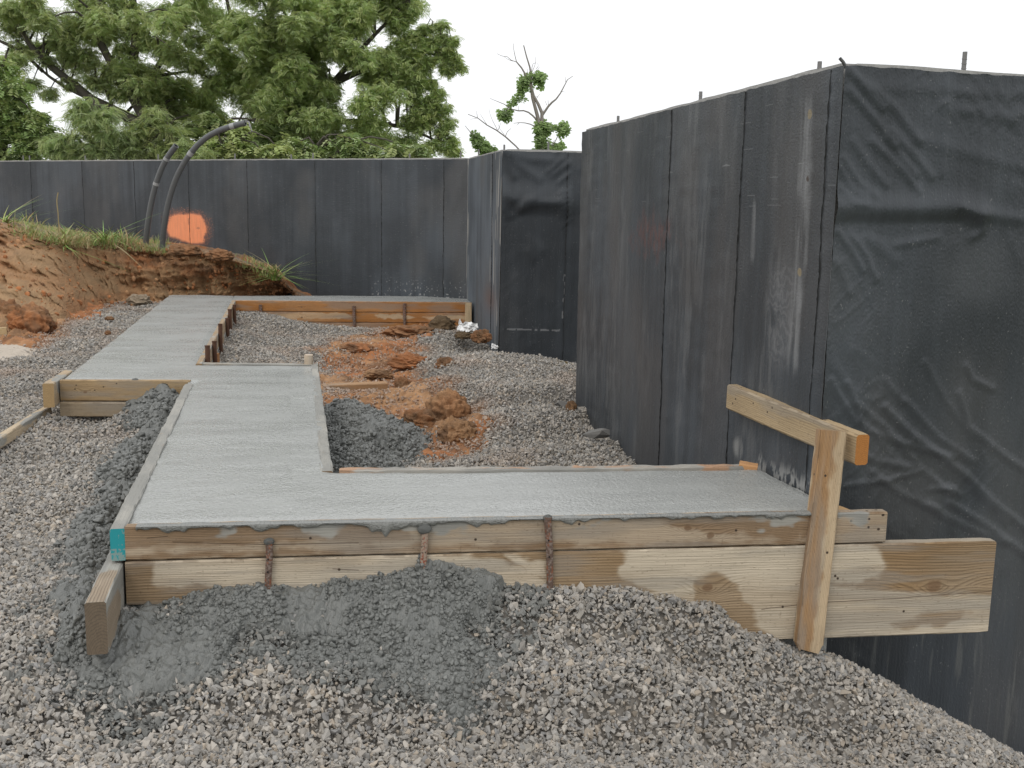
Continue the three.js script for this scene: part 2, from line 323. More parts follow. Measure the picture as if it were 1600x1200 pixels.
function worley(x, y, s) {
  const ix = Math.floor(x), iy = Math.floor(y); let d = 9;
  for (let j = -1; j <= 1; j++) for (let i = -1; i <= 1; i++) { const px = ix + i + hash2(ix + i, iy + j, s), py = iy + j + hash2(ix + i, iy + j, s + 1), k = 0.75 + 0.5 * hash2(ix + i, iy + j, s + 2); d = Math.min(d, Math.hypot(px - x, py - y) / k); }
  return d;
}
// poly: plan outline; T(x, z) thickness in metres at the middle; ramp: metres over which it rises
function heap(poly, { cell = 0.008, T = 0.03, ramp = 0.08, rough = 0.02, ragged = 0.1, seed = 1, base = ground, peak = null, colour = null, freq = 1, holes = 0, lumps = 0 }) {
  let x0 = 1e9, x1 = -1e9, z0 = 1e9, z1 = -1e9; for (const [x, z] of poly) { x0 = Math.min(x0, x); x1 = Math.max(x1, x); z0 = Math.min(z0, z); z1 = Math.max(z1, z); }
  x0 -= 0.08; x1 += 0.08; z0 -= 0.08; z1 += 0.08;
  const nx = Math.ceil((x1 - x0) / cell), nz = Math.ceil((z1 - z0) / cell);
  const g = gridGeo(nx, nz, (u, v) => {
    const x = mix(x0, x1, u), z = mix(z1, z0, v), d = polyDist(poly, x, z) + (fbm(x * 7 * freq, z * 7 * freq, 4, seed) - 0.5) * 2 * ragged;
    let t = smooth(-ramp * 0.2, ramp, d) * T * (peak ? peak(x, z) : 1);
    const f = freq, wx = x + (fbm(x * 14, z * 14, 2, seed + 1) - 0.5) * 0.025, wz = z + (fbm(x * 14 + 9, z * 14, 2, seed + 2) - 0.5) * 0.025;
    const bil = (k, q) => Math.abs(vnoise(wx * k * f, wz * k * f, seed + q) * 2 - 1);
    const l3 = fbm(x * 8 * f, z * 8 * f, 2, seed + 11) - 0.5, gate = smooth(0.3, 0.6, fbm(x * 6, z * 6, 2, seed + 21));
    t += rough * ((bil(26, 3) - 0.5) * 0.7 + (bil(55, 7) - 0.45) * (0.55 + 0.5 * gate) + (bil(115, 9) - 0.45) * 0.3 * (0.3 + gate) + (vnoise(x * 190 * f, z * 190 * f, seed + 15) - 0.5) * 0.2 * (0.2 + gate) - 0.9 * Math.max(0, vnoise(wx * 75 * f, wz * 75 * f, seed + 17) - 0.66) * (0.5 + gate) + l3 * 1.4);
    if (lumps) { const g1 = smooth(0.32, 0.62, fbm(x * 5 + 3, z * 5, 3, seed + 41)), w1 = worley(wx * 26, wz * 26, seed + 42), w2 = worley(wx * 62, wz * 62, seed + 45); t += lumps * ((0.5 - w1 * w1) * (0.35 + 0.65 * g1) + (0.4 - w2 * w2) * 0.55 * (0.3 + 0.7 * g1)); }
    if (holes) t -= holes * smooth(0.6, 0.74, fbm(x * 9, z * 9, 3, seed + 31));
    if (d < 0) t -= Math.min(0.06, -d * 0.5) + 0.004;
    let y = base(x, z) + t; if (polyDist(slabPoly, x, z) > -0.012) y = Math.min(y, -0.05);
    return { p: [x, y, z], uv: [x * 2, z * 2], ok: d > -0.05, c: colour ? colour(x, y, z) : null };
  });
  return g;
}
function addHeap(name, geo, material, label, category) { const c = recentre(geo); const m = new THREE.Mesh(geo, material); m.position.copy(c); return top(m, name, label, category); }
const lumpGeos = [0, 1, 2, 3].map(k => {                 // aggregate under a skin of paste: blunt, uneven grains
  const r = rng(1400 + k), f = Array.from({ length: 9 }, () => { const th = r() * 6.283, z = r() * 2 - 1, q = Math.sqrt(1 - z * z); return V(Math.cos(th) * q, z, Math.sin(th) * q).multiplyScalar(1 / (0.5 + 0.4 * r())); });
  let g = new THREE.IcosahedronGeometry(1, 3); g.deleteAttribute('uv'); g.deleteAttribute('normal'); g = mergeVertices(g, 1e-4); const p = g.attributes.position;
  for (let i = 0; i < p.count; i++) { const v = V().fromBufferAttribute(p, i); let m = 1; for (const n of f) m = Math.max(m, v.dot(n)); v.divideScalar(m * (0.92 + 0.2 * noise3(v.x * 2.6, v.y * 2.6 + k, v.z * 2.6, 96))); p.setXYZ(i, v.x * 1.15, v.y * 0.8, v.z); }
  g.computeVertexNormals(); return g; });
function crumbleHeap(geo, material, label, { seed, perM2 = 15000, size = 0.0036, big = 0.0075 }) {
  const c = recentre(geo), g = group('spilled_concrete', label, 'concrete', null, c); part(g, 'paste', geo, material);
  const P = geo.attributes.position, I = geo.index.array, r = rng(seed), buckets = lumpGeos.map(() => []), a = V(), b = V(), d = V();
  for (let i = 0; i < I.length; i += 3) {
    a.fromBufferAttribute(P, I[i]); b.fromBufferAttribute(P, I[i + 1]).sub(a); d.fromBufferAttribute(P, I[i + 2]).sub(a);
    const area = b.cross(d).length() / 2, x = a.x + c.x, z = a.z + c.z, wx = polyDist(slabPoly, x, z);
    if (wx > -0.02) continue;
    const gate = smooth(0.36, 0.58, fbm(x * 6 + seed, z * 6, 3, seed + 1)), gy = a.y + c.y - ground(x, z);
    if (gy < -0.012) continue;
    if (r() < area * perM2 * (0.06 + 0.94 * gate)) buckets[Math.floor(r() * 4)].push([a.x, a.y, a.z, size + big * Math.pow(r(), 2.5)]);
  }
  const M = new THREE.Matrix4(), Q = new THREE.Quaternion(), Eu = new THREE.Euler(), C = new THREE.Color();
  buckets.forEach((bk, k) => { const im = new THREE.InstancedMesh(lumpGeos[k], material, bk.length); im.name = 'coated_lumps'; im.userData.kind = 'stuff'; bk.forEach(([x, y, z, s], i) => { Q.setFromEuler(Eu.set(r() * 6, r() * 6, r() * 6)); M.compose(V(x, y + s * (r() * 0.8 - 0.45), z), Q, V(s, s, s)); im.setMatrixAt(i, M); const q = 0.8 + r() * 0.4; im.setColorAt(i, C.setRGB(q, q, q)); }); g.add(im); });
  return shadows(g);
}
{
  const pk = atDepth(690, 900, 2.86), pk2 = atDepth(590, 930, 2.82);
  crumbleHeap(heap(spillFront, {
    cell: 0.0038, T: 0.034, ramp: 0.12, rough: 0.016, ragged: 0.14, seed: 101, holes: 0.06, lumps: 0.012,
    peak: (x, z) => 0.75 + 1.7 * Math.exp(-(((x - pk.x) / 0.2) ** 2 + ((z - pk.z) / 0.1) ** 2)) + 0.7 * Math.exp(-(((x - pk2.x) / 0.22) ** 2 + ((z - pk2.z) / 0.12) ** 2)),
  }), spillMat, 'wide lumpy spill of wet grey concrete in front of the long form boards', { seed: 1301 });
  crumbleHeap(heap(spillSide, {
    cell: 0.007, T: 0.06, ramp: 0.14, rough: 0.013, holes: 0.03, lumps: 0.024, peak: (x, z) => 1 + 1.3 * Math.exp(Math.min(0, polyDist(slabPoly, x, z)) / 0.09), ragged: 0.07, seed: 131,
  }), spillMat, 'dark strip of spilled wet concrete along the outer side of the footing', { seed: 1302, perM2: 12000, size: 0.005, big: 0.011 });
  const q = onPlane(545, 690, -0.2);
  crumbleHeap(heap(spillInner, {
    cell: 0.007, T: 0.08, ramp: 0.2, rough: 0.013, ragged: 0.06, lumps: 0.026, seed: 151, peak: (x, z) => 1 + 1.1 * Math.exp(Math.min(0, polyDist(slabPoly, x, z)) / 0.12),
  }), spillMat, 'heap of dark wet concrete dumped inside the footing beside the clay', { seed: 1303, perM2: 12000, size: 0.005, big: 0.011 });
  crumbleHeap(heap(plan([[185, 640], [205, 618], [225, 606], [300, 600], [290, 625], [235, 655]], -0.12), {
    cell: 0.01, T: 0.10, ramp: 0.12, rough: 0.02, ragged: 0.05, seed: 171,
  }), spillMat, 'small mound of wet concrete against the short left cross board', { seed: 1304, perM2: 10000, size: 0.006, big: 0.011 });
  addHeap('spilled_concrete', heap(plan([[1215, 1003], [1250, 1006], [1290, 1022], [1305, 1036], [1270, 1034], [1225, 1014]], -0.42), {
    cell: 0.005, T: 0.014, ramp: 0.05, rough: 0.014, ragged: 0.02, seed: 181,
  }), mat([0.22, 0.225, 0.215], 0.7, { bumpMap: spillBump, bumpScale: 0.003 }), 'dribble of pale concrete on the gravel at the foot of the wooden post', 'concrete');
  addHeap('dried_concrete', heap(plan([[-60, 560], [-40, 538], [20, 535], [62, 546], [50, 558], [0, 562]], -0.12), {
    cell: 0.014, T: 0.015, ramp: 0.1, rough: 0.012, ragged: 0.06, seed: 191,
  }), mat([0.46, 0.40, 0.33], 0.95, { bumpMap: spillBump, bumpScale: 0.003 }), 'pale dried concrete smear on the gravel below the clay bank', 'concrete');
  // clay spread over the gravel inside the footing
  const cg = heap(clayPolys[0], { cell: 0.013, T: -0.004, ramp: 0.25, rough: 0.026, ragged: 0.22, seed: 201, colour: clayColour, freq: 0.7 });
  const cm = new THREE.Mesh(cg, clayMat); structure(cm, 'clay_soil');
  const cg2 = heap(clayPolys[1], { cell: 0.02, T: 0.015, ramp: 0.25, rough: 0.035, ragged: 0.2, seed: 211, colour: clayColour, freq: 0.6 });
  structure(new THREE.Mesh(cg2, clayMat), 'clay_soil');
}

// ---------------------------------------------------------------- foundation walls under black waterproofing membrane
const coreMat = mat([0.36, 0.355, 0.34], 0.92, { bumpMap: spillBump, bumpScale: 0.004 });
const beadMat = mat([0.011, 0.0115, 0.012], 0.45);
const membraneBump = greyTex(1024, 1024, (u, v) => 0.5 + (fbm(u * 190, v * 24, 3, 91) - 0.5) * 0.5 + (vnoise(u * 420, v * 420, 92) - 0.5) * 0.25 + (fbm(u * 12, v * 12, 3, 93) - 0.5) * 0.6);
// plane: vertical plane; seams: px of the joints at the wall head; marks(s, y, colour) adds stains; fold(s, y) metres outward
function wall({ name, label, plane, y0, seams = [], marks = null, fold = null, cell = 0.03, tone = 1, texH = 512, texW = 1024, lip = 0.004, seed = 1, s0 = 0, s1 = null, shift = 0, coreTop = 0, th = 0.24, rough = 0.5 }) {
  s1 = s1 ?? plane.len;
  const g = group(name, label, 'wall', 'foundation walls under black membrane', plane.at(0, y0));
  g.rotation.y = Math.atan2(-plane.d.z, plane.d.x);
  const H = WALL_TOP - y0, L = plane.len;
  // concrete core, its head a little rough
  const core = new THREE.BoxGeometry(L - 0.08, H + 0.008 + coreTop, th, Math.ceil(L / 0.05), 1, 1); core.translate(L / 2, (H + 0.008 + coreTop) / 2, -th / 2 - 0.003);
  { const p = core.attributes.position; for (let i = 0; i < p.count; i++) if (p.getY(i) > H - 0.02) p.setY(i, p.getY(i) + (fbm(p.getX(i) * 6, p.getZ(i) * 3, 3, seed) - 0.5) * 0.007); core.computeVertexNormals(); }
  part(g, 'wall_core', core, coreMat);
  const map = colourTex(texW, texH, (u, v) => {
    const s = u * L, y = y0 + v * H;
    const st = fbm(s * 17, y * 0.9 + seed, 4, seed + 1), st2 = fbm(s * 60, y * 2.2, 3, seed + 2), blot = fbm(s * 1.7 + 3, y * 1.7, 4, seed + 3), sp = vnoise(s * 260, y * 210, seed + 4);
    let k = tone * (0.040 + 0.034 * smooth(0.3, 0.75, st * 0.35 + blot * 0.65) + 0.010 * (st2 - 0.4));
    let c = [k * 0.88, k * 1.02, k * 1.17];
    const dust = smooth(0.5, 0.8, fbm(s * 2.6 + 11, y * 1.3 + 5, 4, seed + 5)); c = mix3(c, [0.098, 0.098, 0.098], dust * 0.45 * tone);
    if (sp > 0.93 && vnoise(s * 23, y * 13, seed + 6) > 0.42) c = mix3(c, [0.3, 0.3, 0.29], (sp - 0.93) * 9);
    if (marks) c = marks(s, y, c);
    return c;
  });
  const m = new THREE.MeshPhysicalMaterial({ map, bumpMap: membraneBump, bumpScale: 0.0025, roughness: rough, specularIntensity: 0.8 });
  m.bumpMap = membraneBump;
  const cuts = [s0, ...seams.map(px => plane.local(px[0], px[1])[0]), s1];
  for (let k = 0; k + 1 < cuts.length; k++) {
    const a = cuts[k] - (k ? 0.03 : 0), b = cuts[k + 1], nx = Math.max(4, Math.ceil((b - a) / cell)), ny = Math.ceil(H / cell);
    const sheet = gridGeo(nx, ny, (u, v) => {
      const s = mix(a, b, u), y = y0 + v * H, lap = k ? 0.0035 * (1 - smooth(0.0, 0.06, s - a)) : 0;
      const f = fold ? Math.max(-0.001, fold(s, y)) : 0;
      const ny_ = v === 1 ? -0.004 + (vnoise(s * 25, 3, seed) - 0.5) * 0.004 : 0;
      return { p: [s + shift, y - y0 + ny_, lip + lap + f + (fbm(s * 5, y * 3, 3, seed + 8) - 0.5) * 0.006], uv: [s / L, v] };
    });
    part(g, 'membrane_sheet', sheet, m);
    if (k) {                                            // ragged sealant bead over the lap
      const n = Math.ceil(H / 0.012), r = rng(seed * 31 + k);
      const wb = Math.min(0.008, 0.0035 + cell * 0.08);
      const bead = gridGeo(2, n, (u, v) => {
        const j = Math.round(v * n), gap = vnoise(j * 0.32, k * 7, seed + 12) > 0.2 ? 1 : 0.25, w = wb * gap * (0.25 + 0.75 * hash2(j, k, seed)), off = (vnoise(j * 0.11, k, seed + 13) - 0.5) * 0.008;
        const s = a + 0.004 + off + (u - 0.5) * w * 2;
        return { p: [s, v * H * 0.995, lip + 0.006 + (fold ? Math.max(-0.001, fold(s, y0 + v * H)) : 0) + (u === 0.5 ? 0.003 * hash2(j, k + 3, seed) : -0.006)] };
      });
      part(g, 'seam_bead', bead, beadMat);
    }
  }
  return g;
}
function ridges(plane, list) {                        // [amp, width, [px, py], [px, py] ...]
  const rs = list.map(([a, w, ...pts]) => ({ a, w: w < 0.02 ? w * 0.78 : w, l: pts.map(p => plane.local(...p)) }));
  for (const r of rs) { r.x0 = Math.min(...r.l.map(p => p[0])) - r.w * 3; r.x1 = Math.max(...r.l.map(p => p[0])) + r.w * 3; r.y0 = Math.min(...r.l.map(p => p[1])) - r.w * 3; r.y1 = Math.max(...r.l.map(p => p[1])) + r.w * 3; }
  return (s, y) => { let f = 0; for (const r of rs) { if (s < r.x0 || s > r.x1 || y < r.y0 || y > r.y1) continue; const d = lineDist(r.l, s, y); f += (r.w < 0.02 ? 0.72 : 0.75) * r.a * Math.exp(-((d / r.w) ** 2)); }
    const a = s * 0.77 + y * 0.64, b = y * 0.77 - s * 0.64, wv = (fbm(s * 3, y * 3, 2, 7) - 0.5) * 0.5, q = 1 - Math.abs(2 * vnoise((a + wv * 0.3) * 34, b * 5, 21) - 1), q2 = 1 - Math.abs(2 * vnoise((b + wv * 0.2) * 22, a * 4, 22) - 1);
    return f + (q ** 5 * 0.0028 + q2 ** 6 * 0.0018) * smooth(0.42, 0.65, fbm(s * 2.2 + 5, y * 2.2, 3, 23)); };
}
{
  // long back wall
  const pb = planeBack, orange = pb.local(292, 358), oTL = pb.local(266, 337), oBR = pb.local(320, 380);
  wall({ name: 'foundation_wall', label: 'long low black membrane wall with an orange paint square, behind the clay bank', plane: pb, y0: -0.5, seed: 300, texW: 2048, texH: 512, cell: 0.06, tone: 1.15,
    seams: [[-260, 254], [-190, 253], [-118, 252], [-50, 252], [50, 252], [131, 251], [212, 251], [297, 250], [389, 249], [496, 249], [600, 248], [698, 248]],
    fold: ridges(pb, [[0.012, 0.03, [727, 262], [715, 300]], [0.01, 0.03, [722, 350], [700, 440]], [0.008, 0.03, [728, 370], [712, 440]], [0.008, 0.03, [705, 330], [725, 290]]]),
    marks: (s, y, c) => {
      const cx = (oTL[0] + oBR[0]) / 2, cy = (oTL[1] + oBR[1]) / 2, hx = (oBR[0] - oTL[0]) / 2 * 1.12, hy = (oTL[1] - oBR[1]) / 2 * 1.2;
      const X = (s - cx) / hx, Y = (y - cy) / hy, n = (fbm(s * 9, y * 9, 3, 5) - 0.5) * 0.3;
      const r4 = Math.pow(X ** 4 + Y ** 4, 0.25) + n;
      const spk = hash2(Math.floor(s * 190), Math.floor(y * 190), 6);
      let a = 1 - smooth(0.9, 1.06, r4 + (spk - 0.5) * 0.1); if (r4 > 1 && r4 < 1.35 && spk > 0.8 + (r4 - 1) * 0.5) a = Math.max(a, 0.45);
      a *= smooth(-1.0, -0.75, Y + (X < 0.3 ? (0.3 - X) * -0.3 : 0) + n);
      a *= 0.82 + 0.18 * fbm(s * 60, y * 12, 3, 8);
      if (Math.hypot(X - 0.6, (Y - 0.1) * 1.3) < 0.09 || (Math.abs(X - 0.1) < 0.05 && Math.abs(Y - 0.5) < 0.2)) a *= 0.7;
      c = mix3(c, [1.0, 0.36, 0.17], clamp(a));
      c = mix3(c, [0.2, 0.09, 0.06], 0.4 * (1 - smooth(1.0, 1.45, r4)) * (1 - a));
      // concrete flecks thrown up by the pour
      if (s > pb.len - 1.1 && y < 0.2) { const f = vnoise(s * 70, y * 70, 15); if (f > 0.86 - 0.1 * (0.2 - y)) c = mix3(c, [0.34, 0.34, 0.33], clamp((f - 0.8) * 5) * (1 - smooth(0.05, 0.2, y))); }
      return c;
    } });
  // bay: side and front
  wall({ name: 'foundation_wall', label: 'narrow grey streaked return wall between the back wall and the bay', plane: planeBaySide, y0: -0.6, seed: 340, tone: 1.75, cell: 0.04, seams: [[773, 240]], s1: planeBaySide.len + 0.004, rough: 0.62,
    fold: (s, y) => 0.004 * Math.sin(s * 9 + y * 2),
    marks: (s, y, c) => { if (vnoise(s * 40, y * 3, 3) > 0.8 && (s < 0.12 || s > planeBaySide.len - 0.45)) c = mix3(c, [0.42, 0.4, 0.36], 0.65); const t = Math.exp(-(((s - 1.2) / 0.25) ** 2 + ((y - 0.1) / 0.1) ** 2)); return mix3(c, [0.14, 0.09, 0.075], t * 0.7); } });
  const c1 = (x, y) => [680 + x / 6.154, 220 + y / 6.154], pf = planeBayFront;
  const bf = ridges(pf, [
    [0.018, 0.03, c1(645, 110), c1(700, 240), c1(760, 340)], [0.016, 0.03, c1(660, 95), c1(800, 230), c1(1000, 370)], [0.014, 0.03, c1(700, 100), c1(900, 175), c1(1120, 185)], [0.013, 0.02, c1(1090, 290), c1(1230, 170)], [0.013, 0.02, c1(1130, 330), c1(1280, 215)], [0.012, 0.018, c1(1190, 400), c1(1280, 320)],
    [0.016, 0.03, c1(640, 400), c1(690, 520), c1(740, 570)], [0.045, 0.1, c1(640, 545), c1(850, 565), c1(1200, 600)], [0.02, 0.03, c1(820, 640), c1(870, 575), c1(950, 555)], [0.02, 0.03, c1(830, 665), c1(900, 622), c1(1000, 598), c1(1180, 600)], [0.022, 0.04, c1(640, 670), c1(700, 730), c1(740, 735)], [0.02, 0.03, c1(635, 770), c1(660, 830)],
    ...[[500, 480], [560, 520], [620, 560], [680, 600], [740, 640], [800, 690], [840, 760]].map(([a, b]) => [0.014, 0.014, c1(1195, a), c1(1290, b)]),
    [0.012, 0.04, c1(880, 870), c1(960, 1000), c1(1010, 1060)], [0.01, 0.03, c1(900, 1060), c1(950, 1130)], [-0.02, 0.12, c1(660, 800), c1(1100, 760)],
  ]);
  wall({ name: 'foundation_wall', label: 'dark wrinkled membrane face of the bay beside the recess', plane: pf, y0: -0.75, seed: 370, tone: 0.72, cell: 0.022, seams: [[893, 239]], fold: bf, shift: 0, coreTop: 0.003,
    marks: (s, y, c) => {
      const ln = [pf.local(787, 514), pf.local(868, 516)], ln2 = [pf.local(868, 517), pf.local(878, 515), pf.local(882, 430)];
      const n = vnoise(s * 45, y * 30, 4);
      if ((lineDist(ln, s, y) < 0.007 && n > 0.35) || (lineDist(ln2, s, y) < 0.008 && n > 0.55)) c = mix3(c, [0.22, 0.225, 0.23], 0.6);
      return c;
    } });
  // tall near wall, side face
  const ps = planeSide, loc = (x, y) => ps.local(x, y);
  const chalk = [loc(1263, 170), loc(1262, 235), loc(1258, 262), loc(1259, 300), loc(1252, 360), loc(1249, 420), loc(1246, 480), loc(1240, 560)], chalk2 = [loc(1182, 280), loc(1178, 400)], red = loc(1020, 367), scr = loc(1222, 490), foot = [loc(1186, 729), loc(1225, 748), loc(1268, 770), loc(1300, 785)], pale = loc(1155, 700);
  const specks = [loc(1268, 178), loc(1263, 280), loc(1250, 425)];
  wall({ name: 'foundation_wall', label: 'tall streaked membrane wall with drip scratches running back from the near corner', plane: ps, y0: -0.6, seed: 400, tone: 1.0, texW: 2048, texH: 1024, cell: 0.018, seams: [[1058, 168], [1174, 138], [1312, 104]], s1: ps.len + 0.004, rough: 0.5,
    fold: (s, y) => 0.004 * Math.sin(s * 4.1 + y * 1.3) + 0.003 * (vnoise(s * 9, y * 30, 2) - 0.5),
    marks: (s, y, c) => {
      const n = fbm(s * 40, y * 4, 3, 44), n2 = fbm(s * 14, y * 14, 3, 45);
      { const br = smooth(0.45, 0.75, fbm(s * 7, y * 1.6, 4, 52)) * smooth(0.3, 0.7, fbm(s * 55, y * 9, 3, 53)); c = mix3(c, [0.15, 0.155, 0.158], br * 0.45); const bl = smooth(0.52, 0.7, fbm(s * 2.3 + 8, y * 1.1, 3, 54)); c = mix3(c, [0.074, 0.070, 0.069], bl * 0.45); }
      const d = lineDist(chalk, s, y); c = mix3(c, [0.27, 0.275, 0.28], (1 - smooth(0.0, 0.075, d + (n2 - 0.5) * 0.05)) * smooth(0.3, 0.7, n) * 0.6);
      const d2 = lineDist(chalk2, s, y); c = mix3(c, [0.24, 0.245, 0.25], (1 - smooth(0.0, 0.04, d2)) * smooth(0.4, 0.65, n) * 0.45);
      const rr = Math.hypot((s - red[0]) / 0.32, (y - red[1]) / 0.09); c = mix3(c, [0.15, 0.058, 0.045], 0.5 * (1 - smooth(0.3, 1.3, rr + (n2 - 0.5) * 1.6)) * smooth(0.3, 0.6, fbm(s * 120, y * 30, 3, 43)));
      const q = Math.hypot(s - scr[0], y - scr[1] + 0.1); const ar = Math.hypot((s - scr[0]) / 0.15, (y - scr[1]) / 0.22); c = mix3(c, [0.22, 0.22, 0.225], (1 - smooth(0.5, 1.05, ar)) * (0.35 + 0.4 * smooth(0.3, 0.8, 0.5 + 0.5 * Math.sin(q * 190 + n2 * 22 + n * 9))) * 0.5 * smooth(0.3, 0.62, n2));
      const fd = lineDist(foot, s, y); if (y < 0.16) c = mix3(c, [0.36, 0.36, 0.345], 0.8 * (1 - smooth(0.0, 0.012 + 0.085 * fbm(s * 45, 2, 3, 47), fd)) * smooth(0.36, 0.62, fbm(s * 70, y * 40, 3, 46)));
      const pr = Math.hypot((s - pale[0]) / 0.06, (y - pale[1]) / 0.05); c = mix3(c, [0.3, 0.3, 0.29], (1 - smooth(0.3, 1, pr)) * smooth(0.4, 0.6, n) * 0.7);
      for (const k of specks) if (Math.hypot(s - k[0], y - k[1]) < 0.022 * n2) c = mix3(c, n2 > 0.5 ? [0.25, 0.2, 0.12] : [0.05, 0.03, 0.02], 0.8);
      const sc = vnoise(s * 5 + y * 1.5, y * 240, 48); if (sc > 0.975 && y > 0.85) c = mix3(c, [0.25, 0.255, 0.26], 0.5);
      return c;
    } });
  // tall near wall, front face with slack folds
  const pr = planeFront, u3 = (x, y) => [1100 + x / 3, 60 + y / 3], l8 = (x, y) => [1040 + x / 1.875, 560 + y / 1.875];
  const ff = ridges(pr, [
    [0.007, 0.013, u3(690, 150), u3(760, 250), u3(840, 330)], [0.007, 0.014, u3(685, 240), u3(800, 380), u3(900, 500)], [0.006, 0.016, u3(720, 180), u3(900, 330), u3(1010, 480)], [0.007, 0.011, u3(655, 560), u3(730, 680), u3(810, 740)], [0.006, 0.011, u3(640, 600), u3(690, 700), u3(760, 745)], [0.007, 0.014, u3(790, 480), u3(880, 560), u3(960, 650), u3(1010, 720)], [0.006, 0.014, u3(880, 430), u3(1000, 560), u3(1070, 650)], [0.006, 0.011, u3(640, 700), u3(700, 770), u3(760, 780)],
    [0.006, 0.012, u3(850, 470), u3(930, 560), u3(1000, 640)], [0.005, 0.012, u3(700, 480), u3(780, 600), u3(860, 690)], [-0.004, 0.02, u3(700, 330), u3(820, 440), u3(900, 560)],
    [0.018, 0.035, u3(640, 790), u3(800, 800), u3(1000, 800), u3(1200, 790), u3(1290, 820)], [0.008, 0.018, u3(1190, 790), u3(1290, 830), u3(1300, 900), u3(1260, 930)], [0.007, 0.02, u3(1300, 820), u3(1500, 850)], [-0.008, 0.025, u3(680, 880), u3(900, 880), u3(1200, 880)],
    [0.007, 0.011, u3(630, 900), u3(700, 1000), u3(750, 1090)], [0.007, 0.012, u3(680, 900), u3(760, 1010), u3(810, 1130)], [0.006, 0.01, u3(615, 1040), u3(660, 1130), u3(690, 1200)], [0.004, 0.02, u3(760, 920), u3(900, 1040)], [0.004, 0.015, u3(900, 970), u3(1100, 930)],
    [0.004, 0.01, u3(1145, 200), u3(1130, 400), u3(1115, 640)], [0.003, 0.02, u3(760, 230), u3(1100, 240), u3(1500, 270)], [0.003, 0.02, u3(1150, 330), u3(1500, 380)], [0.003, 0.02, u3(1000, 470), u3(1500, 610)],
    [0.007, 0.010, l8(485, 60), l8(510, 110), l8(560, 190)], [0.008, 0.010, l8(530, 70), l8(560, 140), l8(580, 205)], [0.008, 0.013, l8(560, 130), l8(640, 200), l8(760, 330), l8(840, 395)], [0.009, 0.013, l8(640, 140), l8(720, 220), l8(880, 340), l8(960, 420), l8(1060, 500)], [0.007, 0.012, l8(860, 100), l8(890, 200), l8(1000, 290), l8(1060, 330)], [0.006, 0.011, l8(600, 210), l8(700, 250), l8(850, 290)], [0.008, 0.009, l8(780, 380), l8(845, 380), l8(862, 400)], [0.008, 0.013, l8(830, 420), l8(930, 480), l8(1060, 575)], [0.006, 0.012, l8(530, 370), l8(650, 355), l8(745, 330)], [0.006, 0.012, l8(880, 20), l8(900, 60), l8(960, 90)], [0.006, 0.012, l8(520, 240), l8(620, 300), l8(725, 320)],
    [0.006, 0.012, l8(700, 120), l8(800, 230), l8(900, 300)], [0.006, 0.012, l8(600, 330), l8(700, 400), l8(800, 440)], [0.005, 0.012, l8(900, 380), l8(1000, 480)], [-0.005, 0.02, l8(600, 160), l8(720, 290), l8(820, 360)], [0.006, 0.014, l8(760, 430), l8(900, 500), l8(1000, 540)], [0.005, 0.01, l8(640, 60), l8(700, 130)], [0.004, 0.012, l8(760, 10), l8(820, 120), l8(900, 230)],
  ]);
  wall({ name: 'foundation_wall', label: 'tall wrinkled black membrane wall behind the wooden post and plank end', plane: pr, y0: -1.3, seed: 440, tone: 0.9, texW: 1024, texH: 1024, cell: 0.0085, fold: ff, shift: -0.004, coreTop: -0.003, rough: 0.38,
    marks: (s, y, c) => {
      const lo = smooth(-0.25, -0.6, y); const n = fbm(s * 55, y * 5, 3, 49); if (lo > 0 && n > 0.6) c = mix3(c, [0.14, 0.145, 0.14], (n - 0.6) * 2.4 * lo);
      const p = pr.local(1530, 430), d = Math.hypot((s - p[0]) / 0.16, (y - p[1]) / 0.12); c = mix3(c, [0.088, 0.095, 0.102], 0.45 * (1 - smooth(0.1, 1.7, d + (fbm(s * 6, y * 6, 4, 6) - 0.5) * 1.6)));
      return c;
    } });
  // the near block's far return, round the corner from the side face
  const pw = vertical(V(farC.x + 2.2, 0, farC.z - 0.45), V(farC.x + 0.01, 0, farC.z - 0.006));
  wall({ name: 'foundation_wall', label: 'hidden return of the tall wall facing the recess', plane: pw, y0: -0.7, seed: 470, cell: 0.1, texW: 256, texH: 256, coreTop: -0.006 });
}
// flap of membrane standing up at the near corner
{
  const p = [V(nearC.x + 0.004, 1.262, nearC.z - 0.02), V(nearC.x - 0.002, 1.274, nearC.z - 0.015), V(nearC.x - 0.016, 1.287, nearC.z - 0.01)];
  const t = new THREE.TubeGeometry(new THREE.CatmullRomCurve3(p), 8, 0.005, 6); const c = recentre(t); const m = new THREE.Mesh(t, mat([0.12, 0.12, 0.12], 0.6)); m.position.copy(c);
  top(m, 'membrane_flap', 'torn curl of membrane standing up at the top of the near wall corner', 'membrane scrap');
}
